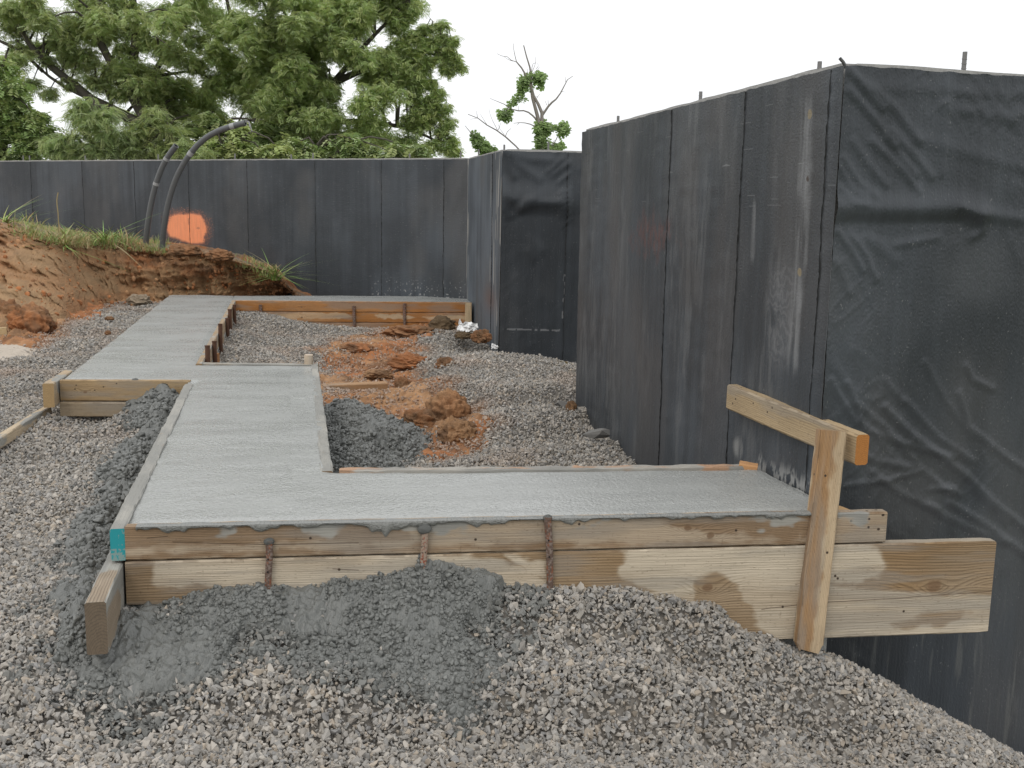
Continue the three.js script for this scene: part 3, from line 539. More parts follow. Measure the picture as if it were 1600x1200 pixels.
// reinforcing bars standing out of the wall heads
{
  const barMat = mat([0.2, 0.195, 0.19], 0.7, { metalness: 0.3 });
  const bar = h => { const g = [new THREE.CylinderGeometry(0.0075, 0.0075, h, 8).translate(0, h / 2 - 0.06, 0)]; for (let y = 0.0; y < h - 0.07; y += 0.014) g.push(new THREE.TorusGeometry(0.0078, 0.0012, 4, 8).rotateX(Math.PI / 2 + 0.25).translate(0, y, 0)); return mergeGeometries(g.map(x => x.toNonIndexed())); };
  const back = vertical(planeBack.at(0, 0, -0.12), planeBack.at(planeBack.len, 0, -0.12)), side = vertical(planeSide.at(0, 0, -0.12), planeSide.at(planeSide.len, 0, -0.12)), front = vertical(planeFront.at(0, 0, -0.12), planeFront.at(planeFront.len, 0, -0.12)), baS = vertical(planeBaySide.at(0, 0, -0.12), planeBaySide.at(planeBaySide.len, 0, -0.12)), baF = vertical(planeBayFront.at(0, 0, -0.12), planeBayFront.at(planeBayFront.len, 0, -0.12));
  const put = (pl, px, py, label) => { const p = pl.hit(px, py), m = new THREE.Mesh(bar(p.y - WALL_TOP + 0.06), barMat); m.position.set(p.x, WALL_TOP, p.z); top(m, 'rebar_stub', label, 'rebar', 'rebar stubs in the wall heads'); };
  for (const [x, y, l] of [[36, 243, 'one of a close pair of rebar stubs below the dense bushy tree'], [46, 243, 'one of a close pair of rebar stubs below the dense bushy tree'], [133, 243, 'rebar stub on the back wall in front of the fine-leaved bush'], [247, 241, 'rebar stub on the back wall just before the shorter conduit'], [367, 240, 'rebar stub on the back wall below the long conduit end'], [455, 241, 'one of two neighbouring rebar stubs below the full tree trunk'], [489, 239, 'one of two neighbouring rebar stubs below the full tree trunk'], [640, 240, 'rebar stub on the back wall below the full tree outer twigs'], [720, 237, 'last rebar stub on the back wall before the return wall']]) put(back, x, y, l);
  put(baS, 748, 233, 'rebar stub on the return wall beside the bay');
  put(baF, 788, 226, 'rebar stub on the corner of the bay wall'); put(baF, 857, 221, 'rebar stub on the bay wall beside the vine-wrapped dead trunk');
  put(side, 966, 181, 'rebar stub near the recess end of the tall side wall'); put(side, 1095, 143, 'rebar stub midway along the tall streaked side wall'); put(side, 1281, 96, 'rebar stub on the tall side wall beside the membrane flap');
  put(front, 1508, 81, 'tall rebar stub standing on the wrinkled front wall');
}

// ---------------------------------------------------------------- timber
// wet: list of polygons in metres on the face (x along, y up from the lower edge); knots: [x, y, r]; nails: [x, y]
function woodTex(L, H, { dry = [0.46, 0.39, 0.295], damp = [0.235, 0.152, 0.078], dark = [0.10, 0.06, 0.032], wet = [], dryOver = [], knots = [], nails = [], cracks = [], rings = 150, seed = 1, wetAll = 0, smear = 0, px = 1000 }) {
  const w = clamp(Math.pow(2, Math.round(Math.log2(L * px))), 128, 2048), h = clamp(Math.pow(2, Math.round(Math.log2(H * px * 1.3))), 64, 512);
  return colourTex(w, h, (u, v) => {
    const x = u * L, y = v * H;
    let q = y + (fbm(x * 1.3, y * 5 + seed, 3, seed) - 0.5) * 0.05, kd = 0;
    for (const [kx, ky, r] of knots) { const d = Math.hypot((x - kx) * 0.55, y - ky), k = Math.exp(-((d / (r * 2.4)) ** 2)); q = mix(q, ky + d * Math.sign(y - ky || 1) * 0.9 + 0.02, k * 0.85); kd = Math.max(kd, 1 - smooth(r * 0.55, r, Math.hypot((x - kx) * 0.8, y - ky) + (fbm(x * 50, y * 50, 2, seed) - 0.5) * r * 0.5)); }
    const ph = q * rings, fr = ph - Math.floor(ph), ring = smooth(0.35, 0.9, fr) * (1 - smooth(0.93, 1, fr));
    const fibre = fbm(x * 9, y * 520, 3, seed + 2) - 0.5, blot = fbm(x * 5, y * 11, 4, seed + 3) - 0.5, tick = vnoise(x * 70, y * 700, seed + 4);
    let m = wetAll;
    const wob = (fbm(x * 22, y * 40, 3, seed + 5) - 0.5) * 0.03;
    for (const p of wet) m = Math.max(m, smooth(-0.010, 0.012, polyDist(p, x, y) + wob));
    for (const p of dryOver) m = Math.min(m, 1 - smooth(-0.008, 0.010, polyDist(p, x, y) + wob));
    m *= 0.62 + 0.5 * fbm(x * 3, y * 9, 3, seed + 12); m = Math.max(m, 0.3 * smooth(0.5, 0.75, fbm(x * 2 + 5, y * 16, 3, seed + 13)));
    let c = mix3(dry, damp, clamp(m));
    const k = 1 - ring * (0.2 + 0.22 * m) + fibre * 0.28 + blot * 0.34;
    c = [c[0] * k, c[1] * k * (1 - 0.03 * ring), c[2] * k * (1 - 0.06 * ring)];
    { const wz = smooth(0.46, 0.72, fbm(x * 3.3 + 7, y * 22, 4, seed + 14)); c = mix3(c, [0.26, 0.235, 0.20], wz * 0.5); const sp = vnoise(x * 160, y * 160, seed + 15); if (sp > 0.9) c = mix3(c, dark, (sp - 0.9) * 6 * fbm(x * 6, y * 20, 2, seed + 16)); }
    if (tick > 0.93) c = mix3(c, dark, 0.45);
    c = mix3(c, [0.16, 0.09, 0.045], kd * 0.75);
    for (const [nx, ny] of nails) { const d = Math.hypot(x - nx, y - ny); c = mix3(c, [0.04, 0.025, 0.015], 1 - smooth(0.0025, 0.0048, d)); }
    for (const l of cracks) { const d = lineDist(l, x, y); c = mix3(c, [0.05, 0.03, 0.018], (1 - smooth(0.0004, 0.0016, d)) * 0.85); }
    const edge = Math.min(y, H - y); c = mix3(c, dark, (1 - smooth(0.001, 0.008, edge)) * smooth(0.38, 0.62, fbm(x * 24, 3, 3, seed + 6)) * 0.5);
    if (smear) { const s = fbm(x * 8, y * 14, 4, seed + 7), b = smooth(0.62 - 0.25 * smear, 0.72 - 0.2 * smear, s + (y / H - 0.7) * 0.25); c = mix3(c, mix3([0.25, 0.252, 0.235], [0.345, 0.338, 0.305], smooth(0.35, 0.75, fbm(x * 6, y * 20, 4, seed + 9))), b * 0.92); }
    return c;
  });
}
const woodBump = greyTex(1024, 256, (u, v) => 0.5 + (fbm(u * 10, v * 90, 3, 901) - 0.5) * 0.9 + (vnoise(u * 60, v * 200, 902) > 0.9 ? -0.25 : 0));
function woodMat(L, H, o) { return mat([1, 1, 1], 0.82, { map: woodTex(L, H, o), bumpMap: woodBump, bumpScale: 0.0016 }); }
function boardGeo(L, h, t, seed = 1, worn = 0.0012, ch = 0.004, splinter = 0) {
  const prof = [[h / 2 - ch, t / 2], [h / 2, t / 2 - ch], [h / 2, -t / 2 + ch], [h / 2 - ch, -t / 2], [-h / 2 + ch, -t / 2], [-h / 2, -t / 2 + ch], [-h / 2, t / 2 - ch], [-h / 2 + ch, t / 2]];
  const n = Math.max(3, Math.ceil(L / 0.03)), P = [];
  for (let i = 0; i <= n; i++) {
    const x = -L / 2 + L * i / n, ring = prof.map(([y, z], k) => { const a = vnoise(i * 0.9, k * 5.3, seed) - 0.5, b = vnoise(i * 0.3, k * 3.1, seed + 5) - 0.5; let xx = x; if (splinter && i === 0) xx += splinter * (hash2(k, 3, seed) - 0.2); if (i === 0 || i === n) return [xx, y * (i === 0 && splinter ? 0.75 : 0.985), z * 0.98]; return [xx, y + Math.sign(y) * a * worn * 2, z + Math.sign(z) * b * worn]; });
    P.push(ring);
  }
  const pos = [], uv = [], groups = [];
  const tri = (a, b, c, f) => { for (const p of [a, b, c]) { pos.push(...p); uv.push(...f(p)); } };
  const faceUV = p => [clamp(p[0] / L + 0.5, 0.003, 0.997), clamp(p[1] / h + 0.5, 0.015, 0.985)], topUV = p => [clamp(p[0] / L + 0.5, 0.003, 0.997), clamp((p[2] / t + 0.5) * t / h + 0.3, 0.02, 0.98)], endUV = p => [p[2] / t + 0.5, p[1] / h + 0.5];
  for (let i = 0; i < n; i++) for (let k = 0; k < 8; k++) {
    const k2 = (k + 1) % 8, f = (k === 1 || k === 5) ? topUV : (k === 3 || k === 7) ? faceUV : faceUV;
    const a = P[i][k], b = P[i + 1][k], c = P[i + 1][k2], d = P[i][k2];
    tri(a, b, c, f); tri(a, c, d, f);
  }
  const sides = pos.length / 3;
  for (const i of [0, n]) for (let k = 1; k < 7; k++) { const a = P[i][0], b = P[i][k], c = P[i][k + 1]; i ? tri(a, c, b, endUV) : tri(a, b, c, endUV); }
  let g = new THREE.BufferGeometry(); g.setAttribute('position', new THREE.Float32BufferAttribute(pos, 3)); g.setAttribute('uv', new THREE.Float32BufferAttribute(uv, 2));
  g.addGroup(0, sides, 0); g.addGroup(sides, pos.length / 3 - sides, 1);
  g.computeVertexNormals(); return g;
}
const endGrain = (base, seed) => mat([1, 1, 1], 0.85, { map: colourTex(128, 128, (u, v) => { const d = Math.hypot(u - 0.3, v + 0.4) * 16 + fbm(u * 5, v * 5, 2, seed), f = d - Math.floor(d), n = fbm(u * 20, v * 20, 3, seed + 1); const k = 0.75 + 0.3 * n - 0.22 * smooth(0.5, 0.95, f); return [base[0] * k, base[1] * k, base[2] * k]; }) });
const endMud = endGrain([0.165, 0.125, 0.085], 15);
const endTan = endGrain([0.30, 0.20, 0.11], 11), endOrange = endGrain([0.46, 0.19, 0.045], 12), endDark = endGrain([0.2, 0.125, 0.06], 13);
// lays a board whose upper edge on the side that faces +n runs from P0 to P1
function layBoard(name, P0, P1, h, t, sideMat, endMat, label, { seed = 1, side = 1, worn = 0.0012, group: grp, up = V(0, 1, 0), category = 'board', splinter = 0 } = {}) {
  const L = P0.distanceTo(P1), x = P1.clone().sub(P0).normalize(), z = x.clone().cross(up).normalize(), y = z.clone().cross(x).normalize();
  const m = new THREE.Mesh(boardGeo(L, h, t, seed, worn, 0.004, splinter), [sideMat, endMat]);
  m.position.copy(P0.clone().add(P1).multiplyScalar(0.5).addScaledVector(y, -h / 2).addScaledVector(z, -side * t / 2));
  m.quaternion.setFromRotationMatrix(new THREE.Matrix4().makeBasis(x, y, z));
  return top(m, name, label, category, grp);
}
// front form: a two-by-four over a wide plank
const fl = vertical(F0.clone().addScaledVector(frontLine.n, 0.038), F0.clone().addScaledVector(frontLine.n, 0.038).add(frontLine.d));
const flx = px => fl.local(px, 830)[0];
{
  const s0 = fl.local(195, 840)[0], s1 = fl.local(1386, 815)[0], L = s1 - s0, h = 0.092;
  const q = list => list.map(([a, b]) => { const [s, y] = fl.local(a, b); return [s - s0, y + 0.001 + h]; });
  const n1 = q([[1330, 815], [1358, 812], [1378, 806], [1357, 825], [1372, 828], [485, 842], [743, 844], [905, 820], [1150, 830]]);
  const m = woodMat(L, h, { seed: 510, wet: [q([[190, 810], [640, 805], [640, 845], [430, 850], [330, 852], [195, 860]]), q([[640, 800], [1000, 800], [1060, 830], [1250, 845], [1260, 790], [640, 795]]), q([[1240, 790], [1400, 785], [1400, 803], [1310, 808], [1250, 850]]), q([[190, 868], [700, 852], [1260, 845], [1260, 850], [190, 876]])], damp: [0.25, 0.158, 0.084], dry: [0.42, 0.335, 0.24], knots: q([[1075, 826], [1110, 838]]).map(p => [...p, 0.012]), nails: n1, cracks: [q([[270, 848], [420, 852], [560, 849]]), q([[230, 842], [262, 839]])], smear: 0.02, rings: 190 });
  layBoard('form_board', fl.at(s0, 0.001), fl.at(s1, 0.001), h, 0.038, m, endTan, 'weathered brown upper form board along the front edge of the footing', { seed: 3 });
  const t0 = fl.local(856, 870)[0], t1 = fl.local(1557, 850)[0], L2 = t1 - t0, h2 = 0.284, yt = -0.0945;
  const w = list => list.map(([a, b]) => { const [s, y] = fl.local(a, b); return [s - t0, y - yt + h2]; });
  const m2 = woodMat(L2, h2, { seed: 540, dry: [0.52, 0.45, 0.345], damp: [0.265, 0.17, 0.083],
    wet: [w([[640, 850], [960, 855], [980, 860], [963, 895], [1000, 915], [1030, 925], [960, 930], [880, 930], [830, 895], [780, 877], [700, 870], [640, 862]]), w([[1085, 905], [1120, 890], [1150, 915], [1175, 945], [1190, 985], [1230, 1005], [1110, 1010], [1080, 950]]), w([[1340, 840], [1565, 835], [1565, 930], [1440, 930], [1300, 915], [1370, 905], [1385, 880], [1372, 858]]), w([[1390, 975], [1450, 955], [1520, 958], [1480, 975], [1410, 985]]), w([[1100, 995], [1250, 1004], [1250, 1010], [1100, 1010]])],
    knots: [...w([[1460, 917]]).map(p => [...p, 0.024]), ...w([[1105, 918]]).map(p => [...p, 0.015])], nails: w([[1305, 900], [1309, 904], [1412, 955], [1223, 948]]), cracks: [w([[1190, 952], [1270, 942], [1400, 935], [1558, 923]])], rings: 130, px: 1100 });
  layBoard('form_plank', fl.at(t0, yt), fl.at(t1, yt), h2, 0.038, m2, endDark, 'wide water-stained plank with a knot, its end jutting past the wall corner', { seed: 8, category: 'plank' });
  const r0 = fl.local(195, 880)[0], r1 = t0 - 0.002, L3 = r1 - r0, h3 = 0.122;
  const wl = list => list.map(([a, b]) => { const [s, y] = fl.local(a, b); return [s - r0, y - yt + h3]; });
  const m3 = woodMat(L3, h3, { seed: 545, dry: [0.55, 0.475, 0.365], damp: [0.25, 0.16, 0.078], wet: [wl([[180, 860], [300, 872], [243, 880], [240, 905], [245, 918], [330, 912], [420, 918], [420, 960], [180, 960]]), wl([[640, 850], [870, 850], [870, 920], [830, 895], [780, 877], [700, 870], [640, 862]])], dryOver: [wl([[790, 868], [850, 878], [858, 905], [825, 898]])], nails: wl([[530, 890]]), cracks: [wl([[520, 889], [560, 891]])], rings: 140, px: 1100 });
  layBoard('form_board', fl.at(r0, yt), fl.at(r1, yt), h3, 0.038, m3, endDark, 'pale lower form board between the teal board end and the wide plank', { seed: 9 });
  // concrete that slopped over the front board
  const n = 420, over = gridGeo(n, 6, (u, v) => {
    const s = mix(s0 + 0.03, s1 - 0.19, u), px = 195 + u * 1070;
    const drop = 0.001 + 0.013 * fbm(s * 17, 1, 4, 611) + 0.016 * Math.max(0, fbm(s * 26, 5, 3, 612) - 0.48) * 3 + (px > 540 && px < 640 ? 0.014 * fbm(s * 40, 9, 2, 613) : 0) + 0.018 * Math.exp(-(((px - 575) / 25) ** 2)) * fbm(s * 60, 2, 2, 3);
    const bulge = 0.004 + 0.005 * fbm(s * 33, v * 3, 3, 614), tck = bulge * (1 - smooth(0.72, 1, v));
    const T = v * 6; let off, y;
    if (T < 2) { off = -0.030 + 0.03 * T / 2 + (T < 1 ? -0.03 * fbm(s * 16, 3, 3, 617) : 0); y = T < 1 ? -0.012 : 0.003 + 0.005 * fbm(s * 30, T, 3, 616); } else { off = tck + 0.001; y = 0.004 - (v - 0.333) / 0.667 * drop; if (T >= 6) off = -0.004; }
    const p = fl.at(s, y, off); return { p: [p.x, p.y, p.z], uv: [s * 2, v * 0.1] };
  });
  over.setIndex([...over.index.array].reverse()); over.computeVertexNormals();
  addHeap('concrete_overflow', over, mat([0.215, 0.218, 0.205], 0.5, { bumpMap: spillBump, bumpScale: 0.004 }), 'ragged lip of concrete slopped over the top of the front form board', 'concrete');
}
// side form along the left of the near strip: teal painted end, and a longer board below it
{
  const left = vertical(F0, J0);
  const u0 = F0.clone().addScaledVector(frontLine.n, 0.036).addScaledVector(left.n, -0.006), dirL = J0.clone().sub(F0).normalize();
  const L = 2.3, out = left.n.clone().multiplyScalar(left.n.x > 0 ? -1 : 1);
  const teal = mat([1, 1, 1], 0.6, { map: colourTex(128, 256, (u, v) => { const n = fbm(u * 9, v * 14, 4, 71), b = v < 0.38 ? smooth(0.36, 0.5, n + (0.22 - v) * 0.7) : smooth(0.74, 0.8, n); return mix3([0.012, 0.27, 0.30], [0.26, 0.30, 0.27], b * (v < 0.38 ? 0.75 : 0.6)); }) });
  const p0 = u0.clone().addScaledVector(out, -0.012), p1 = p0.clone().addScaledVector(dirL, L); p0.y = p1.y = -0.002;
  const sm = woodMat(L, 0.09, { seed: 560, wetAll: 0.5, smear: 2.2 });
  const gTop = layBoard('form_board', p1.clone(), p0.clone(), 0.089, 0.04, sm, teal, 'concrete-smeared side form board with its end painted teal', { seed: 12, side: out.x < 0 ? -1 : 1, worn: 0.004 });
  const q0 = p0.clone().addScaledVector(dirL, -0.27).addScaledVector(out, 0.012), q1 = p0.clone().addScaledVector(dirL, 1.6).addScaledVector(out, 0.004); q0.y = -0.10; q1.y = -0.092;
  const lm = woodMat(1.9, 0.14, { seed: 565, dry: [0.42, 0.36, 0.28], wetAll: 0.6, smear: 1.1, damp: [0.2, 0.14, 0.085] });
  layBoard('form_board', q1, q0, 0.135, 0.05, lm, endMud, 'muddy lower board jutting out below the teal board end', { seed: 15, side: out.x < 0 ? -1 : 1, worn: 0.003 });
  crumbleHeap(heap([[q0.x - 0.17, q0.z - 0.02], [q0.x - 0.05, q0.z - 0.03], [p0.x - 0.055, p0.z - 0.06], [p0.x - 0.2, p0.z - 0.12]].map(([a, b]) => [a + out.x * 0.0, b]), { cell: 0.006, T: 0.07, ramp: 0.06, rough: 0.022, ragged: 0.02, seed: 195, base: ground }), spillMat, 'clump of wet concrete banked against the muddy lower board', { seed: 1305 });
}
// form along the inner side of the near strip and of the side strip
{
  const inn = vertical(B0, A0), t = A0.clone().sub(B0).normalize();
  const im = woodMat(1.5, 0.09, { seed: 570, dry: [0.5, 0.31, 0.2], wetAll: 0.25, smear: 1.0 });
  const a = A0.clone().addScaledVector(t, -0.02), b = B0.clone().addScaledVector(t, 0.02), n = V(-t.z, 0, t.x).multiplyScalar(-1); a.y = b.y = 0.0;
  layBoard('form_board', a, b, 0.089, 0.036, im, endTan, 'form board along the inner edge of the front strip, only its top showing', { seed: 21, side: -1, worn: 0.003 });
  const bc = C0.clone().sub(B0).normalize(), p = B0.clone(), q = C0.clone(); p.y = -0.001; q.y = -0.002;
  const jm = woodMat(2.3, 0.09, { seed: 574, wetAll: 0.4, smear: 2.2 });
  layBoard('form_board', p, q, 0.089, 0.038, jm, endDark, 'concrete-caked form board beside the dark concrete heap', { seed: 24, side: 1, worn: 0.005 });
  // short end boards
  const cs = C0.clone().addScaledVector(bc, 0.0), d1 = D0.clone(); cs.y = d1.y = -0.004;
  const cd = d1.clone().sub(cs).normalize();
  layBoard('form_board', d1.clone().addScaledVector(cd, -0.02).addScaledVector(bc, 0.037), cs.clone().addScaledVector(bc, 0.037), 0.089, 0.036, woodMat(0.7, 0.09, { seed: 578, wetAll: 0.4, smear: 1.6 }), endTan, 'form board closing the far end of the middle strip', { seed: 27 });
  // stake head at that corner
  const st = onPlane(489, 569, 0.0).addScaledVector(bc, 0.05);
  layBoard('wooden_stake', V(st.x, -0.3, st.z), V(st.x + 0.004, 0.045, st.z), 0.045, 0.03, woodMat(0.4, 0.045, { seed: 579, dry: [0.66, 0.55, 0.42] }), mat([0.66, 0.54, 0.42], 0.9), 'pale sawn stake head standing at the corner of the middle strip', { seed: 28, up: V(1, 0, 0), category: 'stake' });
}
// far inner forms: orange stained boards across, tan board running back
{
  const fr = vertical(E0, F2), n = fr.n, L = fr.len - 0.02;
  const base = vertical(E0.clone().addScaledVector(n, 0.038), F2.clone().addScaledVector(n, 0.038));
  const q = (list, yt, h) => list.map(([a, b]) => { const [s, y] = base.local(a, b); return [s, y - yt + h]; });
  const specs = [[0.0, 0.092, 'orange stained upper board of the far inner form', 581, []], [-0.0955, 0.088, 'orange lower board of the far inner form with pale dry stains', 582, [[[420, 492], [450, 489], [540, 489], [550, 495], [530, 498], [430, 497]], [[585, 491], [620, 490], [650, 496], [640, 499], [590, 497]], [[660, 495], [690, 492], [733, 492], [733, 500], [670, 500]]]], [-0.187, 0.09, 'third board of the far inner form, nearly buried in gravel', 583, []]];
  for (const [yt, h, label, seed, dry] of specs) {
    const m = woodMat(L, h, { seed, wetAll: 1, damp: [0.42, 0.175, 0.04], dry: [0.56, 0.42, 0.27], dryOver: dry.map(d => q(d, yt, h)), rings: 170, knots: [[0.6, 0.04, 0.01], [1.5, 0.05, 0.009]], px: 500 });
    layBoard('form_board', base.at(0.005, yt), base.at(L, yt), h, 0.036, m, endTan, label, { seed });
  }
  const e = base.at(L + 0.03, 0.002, 0.02); 
  layBoard('wooden_stake', V(e.x, -0.32, e.z), V(e.x, 0.002, e.z), 0.06, 0.038, woodMat(0.32, 0.06, { seed: 585, dry: [0.55, 0.43, 0.27] }), endTan, 'upright wooden cleat at the wall end of the far inner form', { seed: 31, up: V(1, 0, 0), category: 'stake' });
  const side = vertical(D0, E0), sn = side.n.x > 0 ? side.n : side.n.clone().negate();
  for (const [yt, h, label, seed, dc] of [[0.0, 0.09, 'tan form board along the inner edge of the far strip', 587, [0.36, 0.235, 0.115]], [-0.094, 0.09, 'lower form board of the far strip, half buried in gravel', 588, [0.33, 0.2, 0.1]]]) {
    const a = D0.clone().addScaledVector(sn, 0.036), b = E0.clone().addScaledVector(sn, 0.036); a.y = b.y = yt;
    const m = woodMat(side.len, h, { seed, wetAll: 0.75, damp: dc, smear: 0.25, px: 400 });
    const z = b.clone().sub(a).normalize().cross(V(0, 1, 0));
    layBoard('form_board', a, b, h, 0.034, m, endTan, label, { seed, side: z.dot(sn) > 0 ? 1 : -1 });
  }
  const bl = onPlane(332, 563, -0.1);
  layBoard('wood_block', V(bl.x - 0.03, -0.06, bl.z), V(bl.x + 0.03, -0.06, bl.z), 0.06, 0.05, mat([0.3, 0.14, 0.05], 0.85), mat([0.3, 0.14, 0.05], 0.85), 'small orange-brown wood block beside the rusty stakes', { seed: 35, category: 'wood block' });
}
// left step: long side board, short cross boards, and a board lying on the gravel
{
  const a = onPlane(66, 599, 0.002), dir = H0.clone().sub(I0).normalize();
  const b = I0.clone().lerp(H0, 1); const back = a.clone().addScaledVector(dir, 0.5); 
  const m = woodMat(0.5, 0.11, { seed: 601, dry: [0.5, 0.40, 0.27], wetAll: 0.3, smear: 0.5, px: 400 });
  const z = back.clone().sub(a).normalize().cross(V(0, 1, 0));
  back.y = -0.012;
  layBoard('form_board', a, back, 0.115, 0.05, m, endGrain([0.40, 0.27, 0.13], 14), 'thick form board whose tan end meets the short left cross board', { seed: 41, side: -1 });
  const c0 = onPlane(93, 594, 0.0), c1 = J0.clone(); c1.y = 0; 
  const k = vertical(c0, c1), q = list => list.map(([x, y]) => { const [s, yy] = k.local(x, y); return [s, yy + 0.115]; });
  const cm = woodMat(k.len, 0.115, { seed: 605, wetAll: 0.8, damp: [0.31, 0.19, 0.075], dry: [0.5, 0.4, 0.26], knots: [[0.12, 0.05, 0.01]], nails: q([[120, 603], [118, 610], [150, 612], [164, 606], [185, 600]]) });
  layBoard('form_board', c0, c1.clone().addScaledVector(k.d, -0.02), 0.1, 0.036, cm, endTan, 'brown cross board closing the near end of the far strip', { seed: 44 });
  const l0 = c0.clone().addScaledVector(k.n, 0.016), l1 = l0.clone().addScaledVector(k.d, 0.36); l0.y = l1.y = -0.104;
  layBoard('form_board', l0, l1, 0.07, 0.036, woodMat(0.36, 0.07, { seed: 607, wetAll: 0.7, damp: [0.27, 0.19, 0.1] }), endTan, 'short lower board under the brown cross board', { seed: 46 });
  // board lying on the stones
  const g0 = onPlane(80, 634, -0.135), g1 = onPlane(-60, 722, -0.165);
  layBoard('loose_board', g1, g0, 0.05, 0.036, woodMat(0.9, 0.05, { seed: 609, dry: [0.52, 0.42, 0.29], smear: 0.3 }), endTan, 'narrow loose board lying on the gravel by the left step', { seed: 48 });
  const o0 = onPlane(-90, 516, -0.06), o1 = onPlane(10, 512, -0.05);
  layBoard('loose_board', o0, o1, 0.06, 0.038, woodMat(0.5, 0.06, { seed: 611, dry: [0.5, 0.37, 0.2] }), endTan, 'end of a tan board poking in beside the big clay clods', { seed: 49 });
}
// plank lying in the clay
{
  const a = onPlane(505, 603, -0.24), b = onPlane(606, 599, -0.235);
  layBoard('loose_board', a, b, 0.05, 0.09, woodMat(0.5, 0.09, { seed: 615, dry: [0.40, 0.24, 0.12], wetAll: 0.4, damp: [0.28, 0.16, 0.08] }), endTan, 'brown board lying on the red clay inside the footing', { seed: 51 });
}
// post with a cross bar at the wall corner
{
  const b0 = atDepth(1261, 1020, 2.885), t0 = atDepth(1299, 672, 2.955);
  const g = group('brace_post', 'leaning wooden post with a cross bar nailed on top at the wall corner', 'brace', null, V(b0.x, b0.y, b0.z));
  const len = b0.distanceTo(t0), x = t0.clone().sub(b0).normalize();
  const pm = woodMat(len, 0.078, { seed: 621, dry: [0.5, 0.385, 0.25], damp: [0.36, 0.205, 0.09], rings: 210, wet: [[[-0.02, 0.036], [0.2, 0.032], [0.4, 0.036], [0.56, 0.03], [len + 0.02, 0.02], [len + 0.02, 0.1], [-0.02, 0.1]]], nails: [[0.3, 0.02], [0.52, 0.05]] });
  const post = part(g, 'post', boardGeo(len, 0.078, 0.04, 61, 0.001, 0.004, 0.045), [pm, endTan]);
  { const z = V(0.08, 0, 1).normalize(), y = z.clone().cross(x).normalize(), z2 = x.clone().cross(y); post.position.copy(x.clone().multiplyScalar(len / 2)); post.quaternion.setFromRotationMatrix(new THREE.Matrix4().makeBasis(x, y, z2)); }
  const c0 = planeSide.hit(1150, 620); const sideOff = planeSide.n;
  const s0 = planeSide.local(1158, 620)[0];
  const e1 = atDepth(1347, 703, 2.93), e0 = planeSide.at(s0, 0.195, 0.035); e1.y = Math.min(e1.y, 0.2);
  const bl = e0.distanceTo(e1), bx = e1.clone().sub(e0).normalize();
  const bm = woodMat(bl, 0.09, { seed: 625, dry: [0.45, 0.34, 0.205], wetAll: 0.35, damp: [0.33, 0.235, 0.125], nails: [[0.05, 0.03], [0.07, 0.05], [0.2, 0.06], [0.3, 0.05], [0.33, 0.07], [0.62, 0.05]], wet: [], dryOver: [[[0.16, 0.0], [0.2, 0.03], [0.26, 0.032], [0.29, 0.0]]] });
  const bar = part(g, 'cross_bar', boardGeo(bl, 0.09, 0.042, 66, 0.0014, 0.006), [bm, endOrange]);
  { const y = V(0, 1, 0), z = bx.clone().cross(y).normalize(), y2 = z.clone().cross(bx); bar.position.copy(e0.clone().add(e1).multiplyScalar(0.5).sub(g.position)); bar.quaternion.setFromRotationMatrix(new THREE.Matrix4().makeBasis(bx, y2, z)); }
  // little wedges at the wall end of the strip
  const w0 = onPlane(1155, 724, 0.01), w1 = onPlane(1184, 729, 0.004);
  layBoard('wood_wedge', w0, w1, 0.025, 0.05, mat([0.5, 0.27, 0.12], 0.85), endOrange, 'orange wood offcut wedged between the footing and the tall side wall', { seed: 71, category: 'wedge' });
  const v0 = V(nearC.x + 0.0, 0.0, nearC.z + 0.05), v1 = V(FE.x + 0.05, -0.004, FE.z - 0.02);
  layBoard('wood_wedge', v0, v1, 0.09, 0.04, mat([0.42, 0.27, 0.13], 0.85), endTan, 'end block between the front form board and the wall corner', { seed: 73, category: 'wedge', side: -1 });
  const k0 = fl.local(1288, 1000)[0];
  layBoard('wood_block', fl.at(k0 - 0.0, -0.29, -0.045), fl.at(k0 + 0.028, -0.29, -0.045), 0.06, 0.04, mat([0.4, 0.3, 0.17], 0.9), endTan, 'small block showing under the wide plank beside the post', { seed: 75, category: 'wood block' });
}
